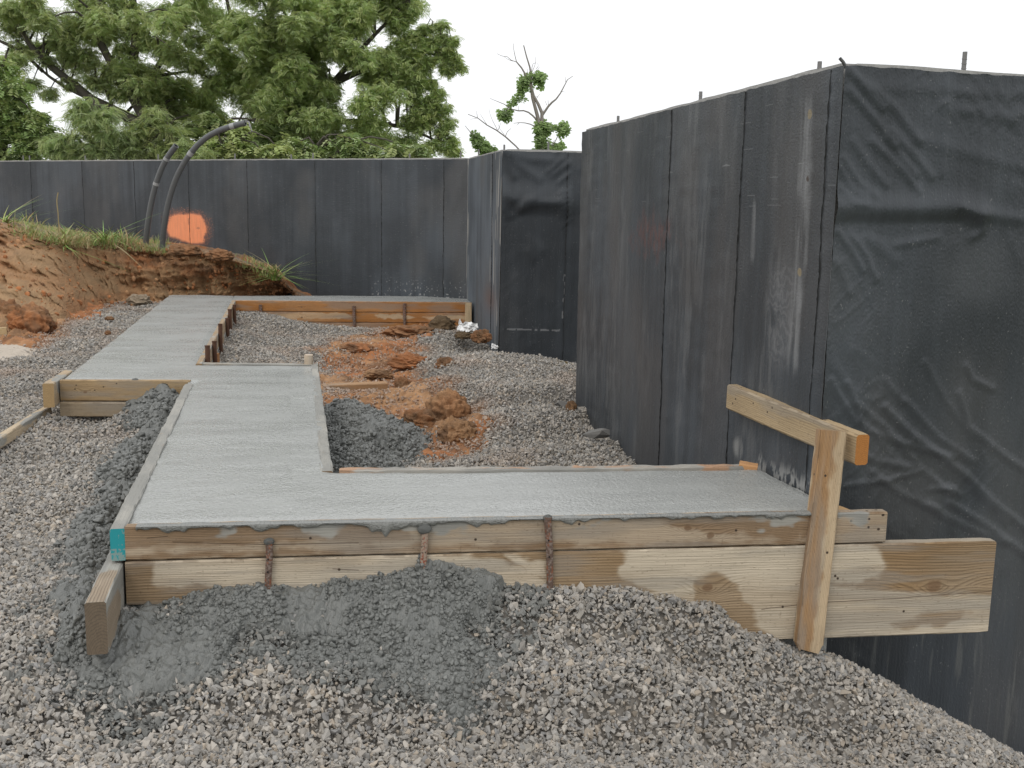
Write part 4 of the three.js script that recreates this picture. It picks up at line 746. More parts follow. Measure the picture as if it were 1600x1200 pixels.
// ---------------------------------------------------------------- steel form stakes
{
  const rust = mat([1, 1, 1], 0.75, { metalness: 0.25, map: colourTex(64, 512, (u, v) => { const n = fbm(u * 6, v * 40, 4, 641), c = mix3([0.13, 0.085, 0.065], [0.24, 0.19, 0.16], smooth(0.4, 0.65, n)); return mix3(c, [0.26, 0.09, 0.04], smooth(0.6, 0.75, fbm(u * 8, v * 20, 3, 642)) * 0.8); }) });
  const redRust = mat([1, 1, 1], 0.75, { metalness: 0.1, map: colourTex(64, 256, (u, v) => { const n = fbm(u * 6, v * 30, 4, 651); return mix3(mix3([0.34, 0.26, 0.2], [0.27, 0.07, 0.035], smooth(0.45, 0.7, n + (0.4 - v) * 0.3)), [0.05, 0.03, 0.02], smooth(0.65, 0.8, fbm(u * 9, v * 50, 3, 652))); }) });
  const dullRust = mat([0.10, 0.05, 0.03], 0.85, { metalness: 0.2 });
  const holeMat = mat([0.012, 0.01, 0.009], 0.9), blobMat = mat([0.15, 0.155, 0.145], 0.6, { bumpMap: spillBump, bumpScale: 0.003 });
  function stake(base, head, w, material, label, { blob = 0, holes = 0, grp = 'steel form stakes' } = {}) {
    const g = group('form_stake', label, 'stake', grp, base), L = base.distanceTo(head), y = head.clone().sub(base).normalize();
    const sh = new THREE.Shape(); sh.absarc(0, 0, w / 2, 0, 6.2832);
    const geo = new THREE.CylinderGeometry(w / 2, w / 2 * 0.9, L, 10, 6).scale(1, 1, 0.62).translate(0, L / 2, 0);
    { const p = geo.attributes.position; for (let i = 0; i < p.count; i++) { p.setX(i, p.getX(i) + (fbm(p.getY(i) * 9, 2, 2, 7) - 0.5) * w * 0.2); } geo.computeVertexNormals(); }
    const q = new THREE.Quaternion().setFromUnitVectors(V(0, 1, 0), y);
    const s = part(g, 'shaft', geo, material); s.quaternion.copy(q);
    const cap = part(g, 'head', new THREE.CylinderGeometry(w * 0.58, w * 0.52, w * 0.35, 10).scale(1, 1, 0.7), material); cap.position.copy(y).multiplyScalar(L);
    for (let k = 0; k < holes; k++) { const h = part(g, 'nail_hole', new THREE.CylinderGeometry(0.0025, 0.0025, 0.003, 8).rotateX(Math.PI / 2), holeMat); h.position.copy(y).multiplyScalar(L * (0.72 - 0.22 * k)); h.position.z += w * 0.31; }
    if (blob) { const b = new THREE.IcosahedronGeometry(blob, 3), p = b.attributes.position; for (let i = 0; i < p.count; i++) { const v = V(p.getX(i), p.getY(i), p.getZ(i)), k = 0.75 + 0.6 * fbm3(v.x * 60 + 3, v.y * 60, v.z * 60, 3, 8); p.setXYZ(i, v.x * k, v.y * k * 0.7, v.z * k * 0.8); } b.computeVertexNormals(); const m = part(g, 'concrete_blob', b, blobMat); m.position.copy(y).multiplyScalar(L); m.position.z -= 0.004; }
    return g;
  }
  const F = (px, py, off = 0.012) => { const l = fl.local(px, py); return fl.at(l[0], l[1], off); };
  stake(F(419, 935), F(421, 845), 0.0195, rust, 'rusty steel stake with nail holes and a small concrete cap on the front form', { holes: 2, blob: 0.014 });
  stake(F(660, 905), F(663, 826), 0.0195, redRust, 'red-rusted stake capped by a concrete blob, dipping into the spilled concrete', { blob: 0.019 });
  stake(F(859, 925), F(855, 808), 0.021, rust, 'rusty flat stake nailed to the front form beside the gravel slope', { holes: 2, blob: 0.013 });
  const kk = onPlane(213, 592, 0), k1 = kk.clone().addScaledVector(frontLine.n, 0.03);
  stake(V(k1.x, -0.22, k1.z), V(k1.x, -0.004, k1.z), 0.024, mat([0.22, 0.215, 0.205], 0.85), 'concrete-grey stake on the brown left cross board', { blob: 0.016 });
  const side = vertical(D0, E0), sn = side.n.x > 0 ? side.n : side.n.clone().negate(), ps = vertical(D0.clone().addScaledVector(sn, 0.05), E0.clone().addScaledVector(sn, 0.05));
  for (const [px, py, lab] of [[324, 541, 'rusty stake by the orange-brown wood block on the far strip form'], [335, 534, 'short stake head just behind the orange-brown wood block'], [344, 507, 'tall rusty stake halfway along the far strip form'], [355, 498, 'rusty stake past the halfway stake on the far strip form'], [359, 484, 'rusty stake near the far corner of the inner form'], [366, 477, 'last rusty stake in the far corner of the inner form']]) {
    const h = ps.hit(px, py); stake(V(h.x, -0.26, h.z), V(h.x, h.y, h.z), 0.028, dullRust, lab);
  }
  const fr = vertical(E0, F2), fp = vertical(E0.clone().addScaledVector(fr.n, 0.052), F2.clone().addScaledVector(fr.n, 0.052));
  for (const [px, py, lab] of [[407, 477, 'thin rusty stake on the far inner form nearest the gravel corner'], [553, 479, 'rusty stake at the middle of the far inner form'], [632, 475, 'thin rusty stake on the far inner form toward the white bag']]) { const h = fp.hit(px, py); stake(V(h.x, -0.3, h.z), h, 0.028, rust, lab); }
}

// ---------------------------------------------------------------- clay bank against the back wall
const bankAt = {};
{
  // stations along the bank: [foot px, foot py, foot h, crest px, crest py, crest depth, wall px, wall py]
  const st = [
    [-420, 600, -0.12, -420, 300, 8.2, -420, 320], [-200, 560, -0.11, -190, 322, 8.8, -190, 332], [-60, 532, -0.1, -60, 340, 9.2, -60, 338], [20, 522, -0.09, 20, 352, 9.4, 20, 345], [75, 508, -0.08, 85, 368, 9.6, 80, 355], [130, 482, -0.07, 140, 376, 9.9, 140, 364], [190, 470, -0.07, 200, 382, 10.2, 200, 372], [250, 462, -0.04, 250, 388, 10.4, 250, 376], [290, 458, -0.03, 300, 392, 10.45, 300, 382], [340, 457, -0.03, 345, 402, 10.4, 345, 392], [385, 458, -0.05, 382, 412, 10.35, 382, 400], [430, 459, -0.06, 428, 430, 10.3, 428, 420], [472, 462, -0.14, 468, 462, 10.25, 468, 455], [560, 466, -0.2, 550, 480, 10.2, 550, 478],
  ];
  const rows = st.map(([a, b, h, c, d, e, w, x]) => {
    const foot = onPlane(a, b, h), crest = atDepth(c, d, e), wp = planeBack.hit(w, x);
    const face = foot.clone().lerp(crest, 0.5); face.y = mix(foot.y, crest.y, 0.42); const shoulder = foot.clone().lerp(crest, 0.82); shoulder.y = mix(foot.y, crest.y, 0.88);
    foot.y -= 0.06; const pre = foot.clone(); pre.z += 0.25; pre.y -= 0.1;
    return new THREE.CatmullRomCurve3([pre, foot, face, shoulder, crest, crest.clone().lerp(wp, 0.5), wp.clone().addScaledVector(planeBack.n, -0.05)], false, 'centripetal');
  });
  const NV = 150, pts = rows.map(c => c.getPoints(NV)), NU = 640;
  const curves = Array.from({ length: NV + 1 }, (_, j) => new THREE.CatmullRomCurve3(pts.map(r => r[j])));
  const field = curves.map(c => c.getPoints(NU));
  bankAt.point = (u, v) => field[Math.round(clamp(v) * NV)][Math.round(clamp(u) * NU)];
  const g = gridGeo(NU, NV, (u, v) => {
    const p = bankAt.point(u, v).clone(), faceness = smooth(0.05, 0.2, v) * (1 - smooth(0.62, 0.72, v));
    const strata = fbm(p.x * 1.5, p.y * 14, 3, 701), lump = fbm3(p.x * 6, p.y * 7, p.z * 6, 4, 702), fine = fbm3(p.x * 22, p.y * 22, p.z * 22, 3, 703), gully = fbm(p.x * 7, p.y * 1.2, 3, 704);
    const cr = Math.abs(noise3(p.x * 9, p.y * 9, p.z * 9, 708) * 2 - 1), out = (strata - 0.5) * 0.16 + (lump - 0.5) * 0.34 + (fine - 0.5) * 0.16 + (gully - 0.5) * 0.2 + (cr - 0.4) * 0.12 + (fbm3(p.x * 48, p.y * 48, p.z * 48, 2, 709) - 0.5) * 0.06 + smooth(0.5, 0.6, v) * (1 - smooth(0.62, 0.7, v)) * 0.03;
    p.z += out * (0.3 + 0.7 * faceness); p.y += (lump - 0.5) * 0.07 + (fine - 0.5) * 0.05 + (fbm3(p.x * 48, p.y * 48, p.z * 48, 2, 710) - 0.5) * 0.02;
    let c = clayColour(p.x, p.y * 1.6, p.z);
    const topSoil = smooth(0.6, 0.7, v) * smooth(0.35, 0.6, fbm(p.x * 3, p.z * 3, 3, 705));
    c = mix3(c, [0.19, 0.165, 0.125], topSoil * 0.8);
    const tan = smooth(0.5, 0.66, fbm(p.x * 1.1 + 4, p.y * 3, 3, 706)) * faceness; c = mix3(c, [0.31, 0.205, 0.105], tan * 0.6);
    return { p: [p.x, p.y, p.z], uv: [u * 24, v * 5], c };
  });
  const m = structure(new THREE.Mesh(g, clayMat), 'clay_bank'); m.material.side = THREE.DoubleSide;
  bankAt.mesh = m;
}
{
  const r = rng(731), N = 3400, g = new THREE.IcosahedronGeometry(1, 1), p = g.attributes.position;
  for (let i = 0; i < p.count; i++) { const k = 0.75 + 0.5 * noise3(p.getX(i) * 1.7, p.getY(i) * 1.7, p.getZ(i) * 1.7, 3); p.setXYZ(i, p.getX(i) * k, p.getY(i) * k * 0.8, p.getZ(i) * k); }
  g.computeVertexNormals();
  const im = new THREE.InstancedMesh(g, mat([1, 1, 1], 0.95), N); im.name = 'clay_crumbs'; im.userData = { kind: 'stuff', label: 'loose clay crumbs strewn over the bank face and its foot', category: 'clay' };
  const M = new THREE.Matrix4(), Q = new THREE.Quaternion(), Eu = new THREE.Euler(), C = new THREE.Color(), bp = bankAt.mesh.geometry.attributes.position;
  for (let i = 0; i < N; i++) {
    const u = Math.floor(r() * 641), v = Math.floor((0.06 + 0.62 * Math.pow(r(), 1.3)) * 150), q = V().fromBufferAttribute(bp, v * 641 + u), s = 0.005 + 0.018 * Math.pow(r(), 5);
    if (r() < 0.22) { q.z += 0.1 + r() * 0.5; q.x += (r() - 0.5) * 0.3; q.y = ground(q.x, q.z) + s * 0.4; }
    Q.setFromEuler(Eu.set(r() * 6, r() * 6, r() * 6)); M.compose(q, Q, V(s * 1.2, s, s)); im.setMatrixAt(i, M); const c = clayColour(q.x * 3, q.y * 3, q.z * 3), k = 0.75 + r() * 0.6; im.setColorAt(i, C.setRGB(c[0] * k, c[1] * k, c[2] * k));
  }
  im.castShadow = im.receiveShadow = true; scene.add(im);
}
// ---------------------------------------------------------------- clods
function clodGeo(seed, sx, sy, sz, detail = 4, colour = clayColour) {
  let g = new THREE.IcosahedronGeometry(1, detail * 4); g.deleteAttribute('uv'); g.deleteAttribute('normal'); g = mergeVertices(g, 1e-4);
  const p = g.attributes.position, col = new Float32Array(p.count * 3), uv = new Float32Array(p.count * 2);
  for (let i = 0; i < p.count; i++) {
    const x = p.getX(i), y = p.getY(i), z = p.getZ(i), o = seed * 3.7;
    const n1 = fbm3(x * 1.1 + o, y * 1.1, z * 1.1, 3, seed), n2 = fbm3(x * 4 + o, y * 4, z * 4, 4, seed + 3), n3 = 1 - Math.abs(fbm3(x * 2.3 + o, y * 2.3, z * 2.3, 2, seed + 5) * 2 - 1);
    const n4 = Math.abs(noise3(x * 5 + o, y * 5, z * 5, seed + 8) * 2 - 1), k = 0.5 + n1 * 0.9 + (n2 - 0.5) * 0.75 + (n3 - 0.7) * 0.45 + (n4 - 0.4) * 0.22 + (fbm3(x * 13 + o, y * 13, z * 13, 2, seed + 9) - 0.5) * 0.2;
    p.setXYZ(i, x * k * sx, (y < -0.5 ? -0.5 + (y + 0.5) * 0.4 : y) * k * sy, z * k * sz);
    const c = colour(x * sx + seed, y * sy, z * sz); col.set(c, i * 3); uv[i * 2] = x * sx * 2 + z; uv[i * 2 + 1] = y * sy * 2 + z;
  }
  g.setAttribute('color', new THREE.BufferAttribute(col, 3)); g.setAttribute('uv', new THREE.BufferAttribute(uv, 2)); g.computeVertexNormals(); return g;
}
function clod(px, py, depthH, wpx, hpx, label, { seed, colour, name = 'clay_clod', category = 'clod', material = clayMat, detail = 4, grp = 'clay clods among the gravel', flat = 1 } = {}) {
  const p = onPlane(px, py, depthH), sc = -p.z / FOCAL, w = wpx * sc * 0.5, h = hpx * sc * 0.5;
  const m = new THREE.Mesh(clodGeo(seed, w * 1.1, h * 1.15, w * 0.85, detail, colour), material);
  m.position.set(p.x, p.y + h * 0.36, p.z - w * 0.3); return top(m, name, label, category, grp);
}
{
  let s = 800;
  const brown = (x, y, z) => { const c = clayColour(x, y, z), n = fbm3(x * 20, y * 20, z * 20, 3, 811); return mix3(c, [0.2, 0.118, 0.06], 0.25 + 0.5 * n); };
  const darkC = (x, y, z) => { const n = fbm3(x * 25, y * 25, z * 25, 3, 812); return mix3([0.09, 0.06, 0.035], [0.17, 0.115, 0.06], n); };
  const moss = (x, y, z) => { const n = fbm3(x * 25, y * 25, z * 25, 3, 813); return mix3([0.07, 0.06, 0.025], [0.20, 0.14, 0.045], smooth(0.35, 0.65, n)); };
  clod(703, 662, -0.29, 62, 62, 'largest red clay clod, ridged, beside the gravel slope', { seed: s++ });
  clod(712, 688, -0.3, 58, 44, 'rounded clay clod leaning against the largest one', { seed: s++ });
  clod(655, 668, -0.3, 60, 34, 'low crumbling clay lump on the concrete heap side of the largest clod', { seed: s++, colour: brown });
  clod(629, 612, -0.28, 28, 28, 'squarish brown clod at the end of the loose brown board', { seed: s++, colour: brown, detail: 3 });
  clod(697, 577, -0.21, 30, 24, 'brown dirt clod sitting alone on the gravel mound', { seed: s++, colour: brown, detail: 3 });
  clod(725, 575, -0.2, 18, 16, 'small reddish clod right beside the lone brown one', { seed: s++, detail: 2 });
  clod(640, 572, -0.23, 60, 22, 'broken ridge of red clay crumbs in the clay patch', { seed: s++ });
  clod(590, 588, -0.27, 40, 14, 'flat clay crumb near the loose brown board', { seed: s++, detail: 3 });
  clod(552, 550, -0.25, 50, 18, 'orange clay lump with a grey stone in the patch', { seed: s++ });
  clod(640, 525, -0.2, 70, 22, 'brown grassy clay ridge in front of the far inner form', { seed: s++, colour: brown });
  clod(690, 515, -0.18, 40, 24, 'dark soil lump next to the white bag', { seed: s++, colour: darkC, detail: 3 });
  clod(752, 531, -0.17, 28, 20, 'brown clod between the white bag and the bay wall', { seed: s++, colour: brown, detail: 3 });
  clod(724, 527, -0.18, 28, 12, 'dark clod under the white bag', { seed: s++, colour: darkC, detail: 3 });
  clod(761, 665, -0.26, 22, 12, 'small brown clod on the gravel below the largest clod', { seed: s++, colour: brown, detail: 2 });
  clod(808, 661, -0.25, 15, 9, 'brick red fragment lying on the gravel', { seed: s++, detail: 2 });
  clod(807, 650, -0.25, 10, 10, 'tiny brown clod behind the brick red fragment', { seed: s++, colour: brown, detail: 2 });
  clod(757, 727, -0.3, 30, 10, 'flat clay bit just behind the inner form board', { seed: s++, colour: brown, detail: 2 });
  clod(880, 583, -0.27, 44, 22, 'mossy clod of turf at the foot of the tall side wall', { seed: s++, colour: moss, name: 'turf_clod', detail: 3 });
  clod(893, 640, -0.26, 16, 18, 'brown clod at the far corner of the tall side wall', { seed: s++, colour: brown, detail: 2 });
  // at the foot of the bank
  clod(42, 517, -0.09, 62, 50, 'big orange clay clod fallen at the foot of the bank', { seed: s++, grp: 'clods under the clay bank' });
  clod(6, 508, -0.08, 52, 52, 'dark brown clay clod behind the end of the tan board', { seed: s++, colour: brown, grp: 'clods under the clay bank' });
  clod(72, 512, -0.08, 26, 18, 'small clod rolled beside the big orange one', { seed: s++, grp: 'clods under the clay bank', detail: 3 });
  clod(170, 499, -0.07, 14, 6, 'flat orange crumb on the left gravel', { seed: s++, grp: 'clods under the clay bank', detail: 2 });
  clod(168, 522, -0.08, 9, 7, 'dark little stone at the outer edge of the far strip', { seed: s++, colour: brown, grp: 'clods under the clay bank', detail: 2 });
  clod(215, 473, -0.06, 36, 18, 'pale dusty clod against the foot of the bank', { seed: s++, colour: (x, y, z) => { const n = fbm3(x * 20, y * 20, z * 20, 3, 5); return [0.26 + 0.1 * n, 0.2 + 0.09 * n, 0.14 + 0.07 * n]; }, grp: 'clods under the clay bank', detail: 3 });
  // lumps along the crest of the bank
  for (const [px, py, d, w, h, lab] of [[290, 392, 10.2, 46, 18, 'brown clod on the crest below the orange paint square'], [345, 400, 10.15, 44, 18, 'brown clod on the crest right of the conduits']]) { const p = atDepth(px, py, d), k = d / FOCAL; const m = new THREE.Mesh(clodGeo(s++, w * k * 0.5, h * k * 0.6, w * k * 0.4, 3, brown), clayMat); m.position.copy(p); top(m, 'clay_clod', lab, 'clod', 'clods on the crest of the bank'); }
  // dark slabs of broken crust on the gravel by the wall
  const crust = mat([0.17, 0.165, 0.155], 0.9, { bumpMap: spillBump, bumpScale: 0.004 });
  for (const [px, py, wpx, lab, sd] of [[930, 686, 58, 'dark crust of hardened concrete on the gravel near the tall wall', 851], [882, 642, 38, 'thin grey slab tilted against a clod by the tall wall', 852]]) {
    const p = onPlane(px, py, -0.285), w = wpx * -p.z / FOCAL, pts = [], r = rng(sd);
    for (let i = 0; i < 26; i++) { const a = r() * 6.283, q = 0.5 + 0.5 * r(); pts.push(V(Math.cos(a) * q * w * 0.5, (r() - 0.3) * 0.05, Math.sin(a) * q * w * 0.3)); }
    const m = new THREE.Mesh(new ConvexGeometry(pts), crust); m.position.set(p.x, p.y + 0.02, p.z); m.rotation.z = sd === 852 ? -0.35 : 0.05; top(m, 'concrete_crust', lab, 'rubble');
  }
}
// crumpled white bag and a scrap of it
{
  const bagMat = mat([0.8, 0.8, 0.79], 0.6, { side: THREE.DoubleSide });
  const bag = (px, py, h, wpx, hpx, seed, label) => {
    const p = onPlane(px, py, h), k = -p.z / FOCAL, w = wpx * k, hh = hpx * k;
    const g = gridGeo(14, 12, (u, v) => { const q = 1 - Math.abs(vnoise(u * 4 + seed, v * 4, seed) * 2 - 1), q2 = Math.abs(vnoise(u * 7, v * 7 + seed, seed + 3) * 2 - 1), edge = vnoise(u * 5, v * 5, seed + 7) - 0.5; return { p: [(u - 0.5) * w * (1 + 0.3 * edge), v * hh * 0.75 * (1 - 0.45 * u) + q * hh * 0.3 - hh * 0.35, (0.5 - v) * w * 0.5 + (q2 - 0.4) * w * 0.3 + edge * 0.05] }; }).toNonIndexed();
    g.computeVertexNormals(); const m = new THREE.Mesh(g, bagMat); m.position.set(p.x, p.y + hpx * k * 0.5, p.z); top(m, 'white_bag', label, 'bag');
  };
  bag(731, 524, -0.17, 30, 22, 861, 'crumpled white bag lying by the end of the far inner form');
  bag(773, 547, -0.21, 11, 9, 862, 'scrap of white plastic at the foot of the bay corner');
}

// ---------------------------------------------------------------- bent conduits
{
  const pipe = mat([0.105, 0.11, 0.115], 0.42), tape = mat([0.33, 0.335, 0.34], 0.5), copper = mat([0.2, 0.19, 0.18], 0.5);
  function conduit(list, d0, d1, tapes, label, wires) {
    const pts = list.map(([a, b], i) => atDepth(a, b, mix(d0, d1, i / (list.length - 1))));
    const base = pts[0].clone(); base.y -= 0.15; const g = group('bent_conduit', label, 'conduit', 'bent conduits by the back wall', base);
    const c = new THREE.CatmullRomCurve3(pts.map(p => p.clone().sub(base))), r = 0.0275;
    const full = [pts[0].clone().sub(base).add(V(-0.01, -0.15, 0)), ...c.getPoints(12)]; const cc = new THREE.CatmullRomCurve3(full);
    part(g, 'pipe', new THREE.TubeGeometry(cc, 80, r, 14), pipe);
    for (const t of tapes) { const seg = new THREE.CatmullRomCurve3([c.getPointAt(t - 0.014), c.getPointAt(t), c.getPointAt(t + 0.014)]); part(g, 'tape_band', new THREE.TubeGeometry(seg, 6, r * 1.06, 14), tape); }
    const end = c.getPointAt(1), dir = c.getTangentAt(1);
    const mouth = new THREE.TorusGeometry(r * 0.92, r * 0.16, 6, 16); const mm = part(g, 'pipe_mouth', mouth, pipe); mm.position.copy(end); mm.quaternion.setFromUnitVectors(V(0, 0, 1), dir);
    if (wires) for (let k = 0; k < 3; k++) part(g, 'wire', new THREE.TubeGeometry(new THREE.CatmullRomCurve3([end.clone().addScaledVector(dir, -0.05), end.clone().addScaledVector(dir, 0.03).add(V(0, 0.005 * k, 0)), end.clone().addScaledVector(dir, 0.05).add(V(0.01 * k, -0.05 - 0.02 * k, 0.01))]), 8, 0.004, 5), k === 1 ? copper : tape);
  }
  conduit([[228, 380], [231, 350], [238, 310], [248, 275], [261, 247], [275, 228]], 10.5, 10.3, [0.58, 0.84], 'shorter bent grey conduit rising from the bank beside a longer one');
  conduit([[254, 382], [257, 350], [265, 310], [277, 275], [294, 245], [316, 220], [345, 203], [383, 192]], 10.45, 10.1, [0.6, 0.92], 'longer grey conduit curving over with wires at its end', true);
}

// ---------------------------------------------------------------- grass
function bladeGeo(h, w, bend, n = 4) {
  const pos = [], idx = [];
  for (let i = 0; i <= n; i++) { const t = i / n, ww = w * (1 - t * t) * 0.5 + 0.0003, z = bend * t * t, y = h * (t - 0.25 * bend * t * t); pos.push(-ww, y, z, ww, y, z); }
  for (let i = 0; i < n; i++) { const a = i * 2; idx.push(a, a + 1, a + 3, a, a + 3, a + 2); }
  const g = new THREE.BufferGeometry(); g.setAttribute('position', new THREE.Float32BufferAttribute(pos, 3)); g.setIndex(idx); g.computeVertexNormals(); return g;
}
const grassMat = new THREE.MeshPhysicalMaterial({ roughness: 0.75, side: THREE.DoubleSide, transmission: 0.25, thickness: 0 }); grassMat.color.setRGB(1, 1, 1);
{
  const r = rng(901), im = new THREE.InstancedMesh(bladeGeo(1, 0.05, 0.75), grassMat, 11000); im.name = 'bank_grass'; im.userData = { kind: 'stuff', label: 'weedy grass growing along the top of the clay bank', category: 'grass' };
  const M = new THREE.Matrix4(), Q = new THREE.Quaternion(), Eu = new THREE.Euler(), C = new THREE.Color(); let n = 0;
  // clumps in pixel terms along the crest: [px, py, spread px, blades, height m]
  const cl = [];
  for (let k = 0; k < 260; k++) { const t = r(), px = 20 + t * 235 + (r() - 0.5) * 20; cl.push([px, null, 10 + r() * 12, 30, 0.045 + r() * r() * r() * 0.18]); }
  const pos = bankAt.mesh.geometry.attributes.position; const cols = 641;
  const proj = new THREE.Vector3(); const byPx = [];
  camera.updateMatrixWorld(); camera.matrixWorldInverse.copy(camera.matrixWorld).invert(); camera.updateProjectionMatrix();
  for (let j = 48; j <= 92; j++) for (let i = 0; i < cols; i += 2) { const k = Math.round(j * 150 / 96) * cols + i; proj.fromBufferAttribute(pos, k).project(camera); byPx.push([(proj.x + 1) * 800, j, k]); }
  const groundAt = (px, jj) => { let best = null, bd = 1e9; for (const b of byPx) { const d = Math.abs(b[0] - px) + Math.abs(b[1] - jj) * 2; if (d < bd) { bd = d; best = b; } } return V(0, 0, 0).fromBufferAttribute(pos, best[2]); };
  const plant = (p, spread, count, h, dry) => { for (let i = 0; i < count && n < 11000; i++) { const a = r() * 6.283, q = Math.sqrt(r()) * spread; Q.setFromEuler(Eu.set((r() - 0.5) * 0.9, r() * 6.283, (r() - 0.5) * 0.9)); const s = h * (0.5 + r() * 0.8); M.compose(V(p.x + Math.cos(a) * q, p.y - 0.02, p.z + Math.sin(a) * q * 0.8), Q, V(s * (0.8 + r() * 0.5), s, s)); im.setMatrixAt(n, M); const y = r() < dry; im.setColorAt(n, y ? C.setRGB(0.45 + r() * 0.12, 0.38, 0.2) : C.setRGB(0.19 + r() * 0.13, 0.27 + r() * 0.13, 0.07 + r() * 0.05)); n++; } };
  for (const [px, , sp, ct, h] of cl) { const j = 52 + r() * 30; plant(groundAt(px, j), sp * 10 / FOCAL * 1.6, ct, h, 0.3); }
  for (let k = 0; k < 12; k++) plant(groundAt(380 + r() * 45, 58 + r() * 16), 0.12, 24, 0.1, 0.35);
  for (let k = 0; k < 10; k++) plant(groundAt(70 + r() * 60, 30 + 18 + r() * 6), 0.14, 30, 0.13, 0.7);
  im.count = n; im.castShadow = im.receiveShadow = true; scene.add(im);
  // tufts that stand out
  function tuft(p, h, count, label, seed) {
    const q = rng(seed), gs = [];
    for (let i = 0; i < count; i++) { const b = bladeGeo(h * (0.6 + q() * 0.6), 0.009 + q() * 0.005, 0.35 + q() * 0.9 * h * 2, 6); b.rotateX((q() - 0.3) * 0.7); b.rotateY(q() * 6.283); b.translate((q() - 0.5) * 0.08, 0, (q() - 0.5) * 0.08); const c = q() < 0.2 ? [0.36, 0.31, 0.16] : [0.2 + q() * 0.1, 0.3 + q() * 0.12, 0.09]; b.setAttribute('color', new THREE.Float32BufferAttribute(Array.from({ length: b.attributes.position.count }, () => c).flat(), 3)); gs.push(b); }
    const m = new THREE.Mesh(mergeGeometries(gs), mat([1, 1, 1], 0.75, { vertexColors: true, side: THREE.DoubleSide })); m.position.copy(p); m.position.y -= 0.03; top(m, 'grass_tuft', label, 'grass');
  }
  tuft(groundAt(432, 60), 0.2, 46, 'spiky green grass tuft at the low end of the clay bank', 911);
  tuft(groundAt(8, 66), 0.2, 36, 'broad bladed grass tuft high on the bank', 912);
  tuft(groundAt(95, 34), 0.17, 45, 'straw coloured grass clump hanging on the bank face', 913);
  tuft(groundAt(165, 60), 0.26, 30, 'tall arching weed in the middle of the bank grass', 914);
  const sb = groundAt(92, 64), stem = new THREE.TubeGeometry(new THREE.CatmullRomCurve3([V(0, -0.03, 0), V(0.005, 0.2, 0), V(0.0, 0.33, 0), V(0.015, 0.4, 0)]), 12, 0.005, 5);
  const sm = new THREE.Mesh(stem, mat([0.3, 0.24, 0.12], 0.9)); sm.position.copy(sb); top(sm, 'dry_stalk', 'single dry stalk standing in front of the black back wall', 'stalk');
}

// ---------------------------------------------------------------- trees beyond the wall
function taper(points, r0, r1, sides = 7, seg = null) {
  const c = new THREE.CatmullRomCurve3(points), n = seg || Math.max(4, Math.ceil(c.getLength() / 0.25)), fr = c.computeFrenetFrames(n), pos = [], idx = [];
  for (let i = 0; i <= n; i++) { const t = i / n, p = c.getPointAt(t), r = mix(r0, r1, t); for (let k = 0; k < sides; k++) { const a = k / sides * 6.2832, q = p.clone().addScaledVector(fr.normals[i], Math.cos(a) * r).addScaledVector(fr.binormals[i], Math.sin(a) * r); pos.push(q.x, q.y, q.z); } }
  for (let i = 0; i < n; i++) for (let k = 0; k < sides; k++) { const a = i * sides + k, b = i * sides + (k + 1) % sides; idx.push(a, b, b + sides, a, b + sides, a + sides); }
  const g = new THREE.BufferGeometry(); g.setAttribute('position', new THREE.Float32BufferAttribute(pos, 3)); g.setIndex(idx); g.computeVertexNormals(); return g;
}
function frondGeo(pairs, len, lw, ll, droop) {           // feathered leaf: leaflets on both sides of a stalk
  const pos = [], idx = []; let n = 0;
  for (let i = 0; i < pairs; i++) for (const s of [-1, 1]) {
    const t = (i + 0.6) / pairs, z = t * len, y = -droop * t * t * len, l = ll * (0.65 + 0.5 * Math.sin(t * 2.9)), a = s * (0.9 + 0.25 * t);
    const dx = Math.sin(a), dz = Math.cos(a) * 0.8, nx = -dz, nz = dx, up = 0.12 * l;
    pos.push(0, y, z, dx * l * 0.45 + nx * lw * 0.5, y + up, z + dz * l * 0.45 + nz * lw * 0.5, dx * l, y - 0.1 * l, z + dz * l, dx * l * 0.45 - nx * lw * 0.5, y + up * 0.4, z + dz * l * 0.45 - nz * lw * 0.5);
    idx.push(n, n + 1, n + 2, n, n + 2, n + 3); n += 4;
  }
  const g = new THREE.BufferGeometry(); g.setAttribute('position', new THREE.Float32BufferAttribute(pos, 3)); g.setIndex(idx); g.computeVertexNormals(); return g;
}
const leafMat = new THREE.MeshPhysicalMaterial({ roughness: 0.8, side: THREE.DoubleSide, transmission: 0.5, thickness: 0 }); leafMat.color.setRGB(1, 1, 1);
const barkMat = mat([0.085, 0.075, 0.062], 0.95), greyBark = mat([0.26, 0.235, 0.21], 0.95);
const feather = frondGeo(5, 0.17, 0.032, 0.062, 0.3), broad = frondGeo(3, 0.12, 0.05, 0.08, 0.35), fine = frondGeo(9, 0.2, 0.017, 0.042, 0.35);
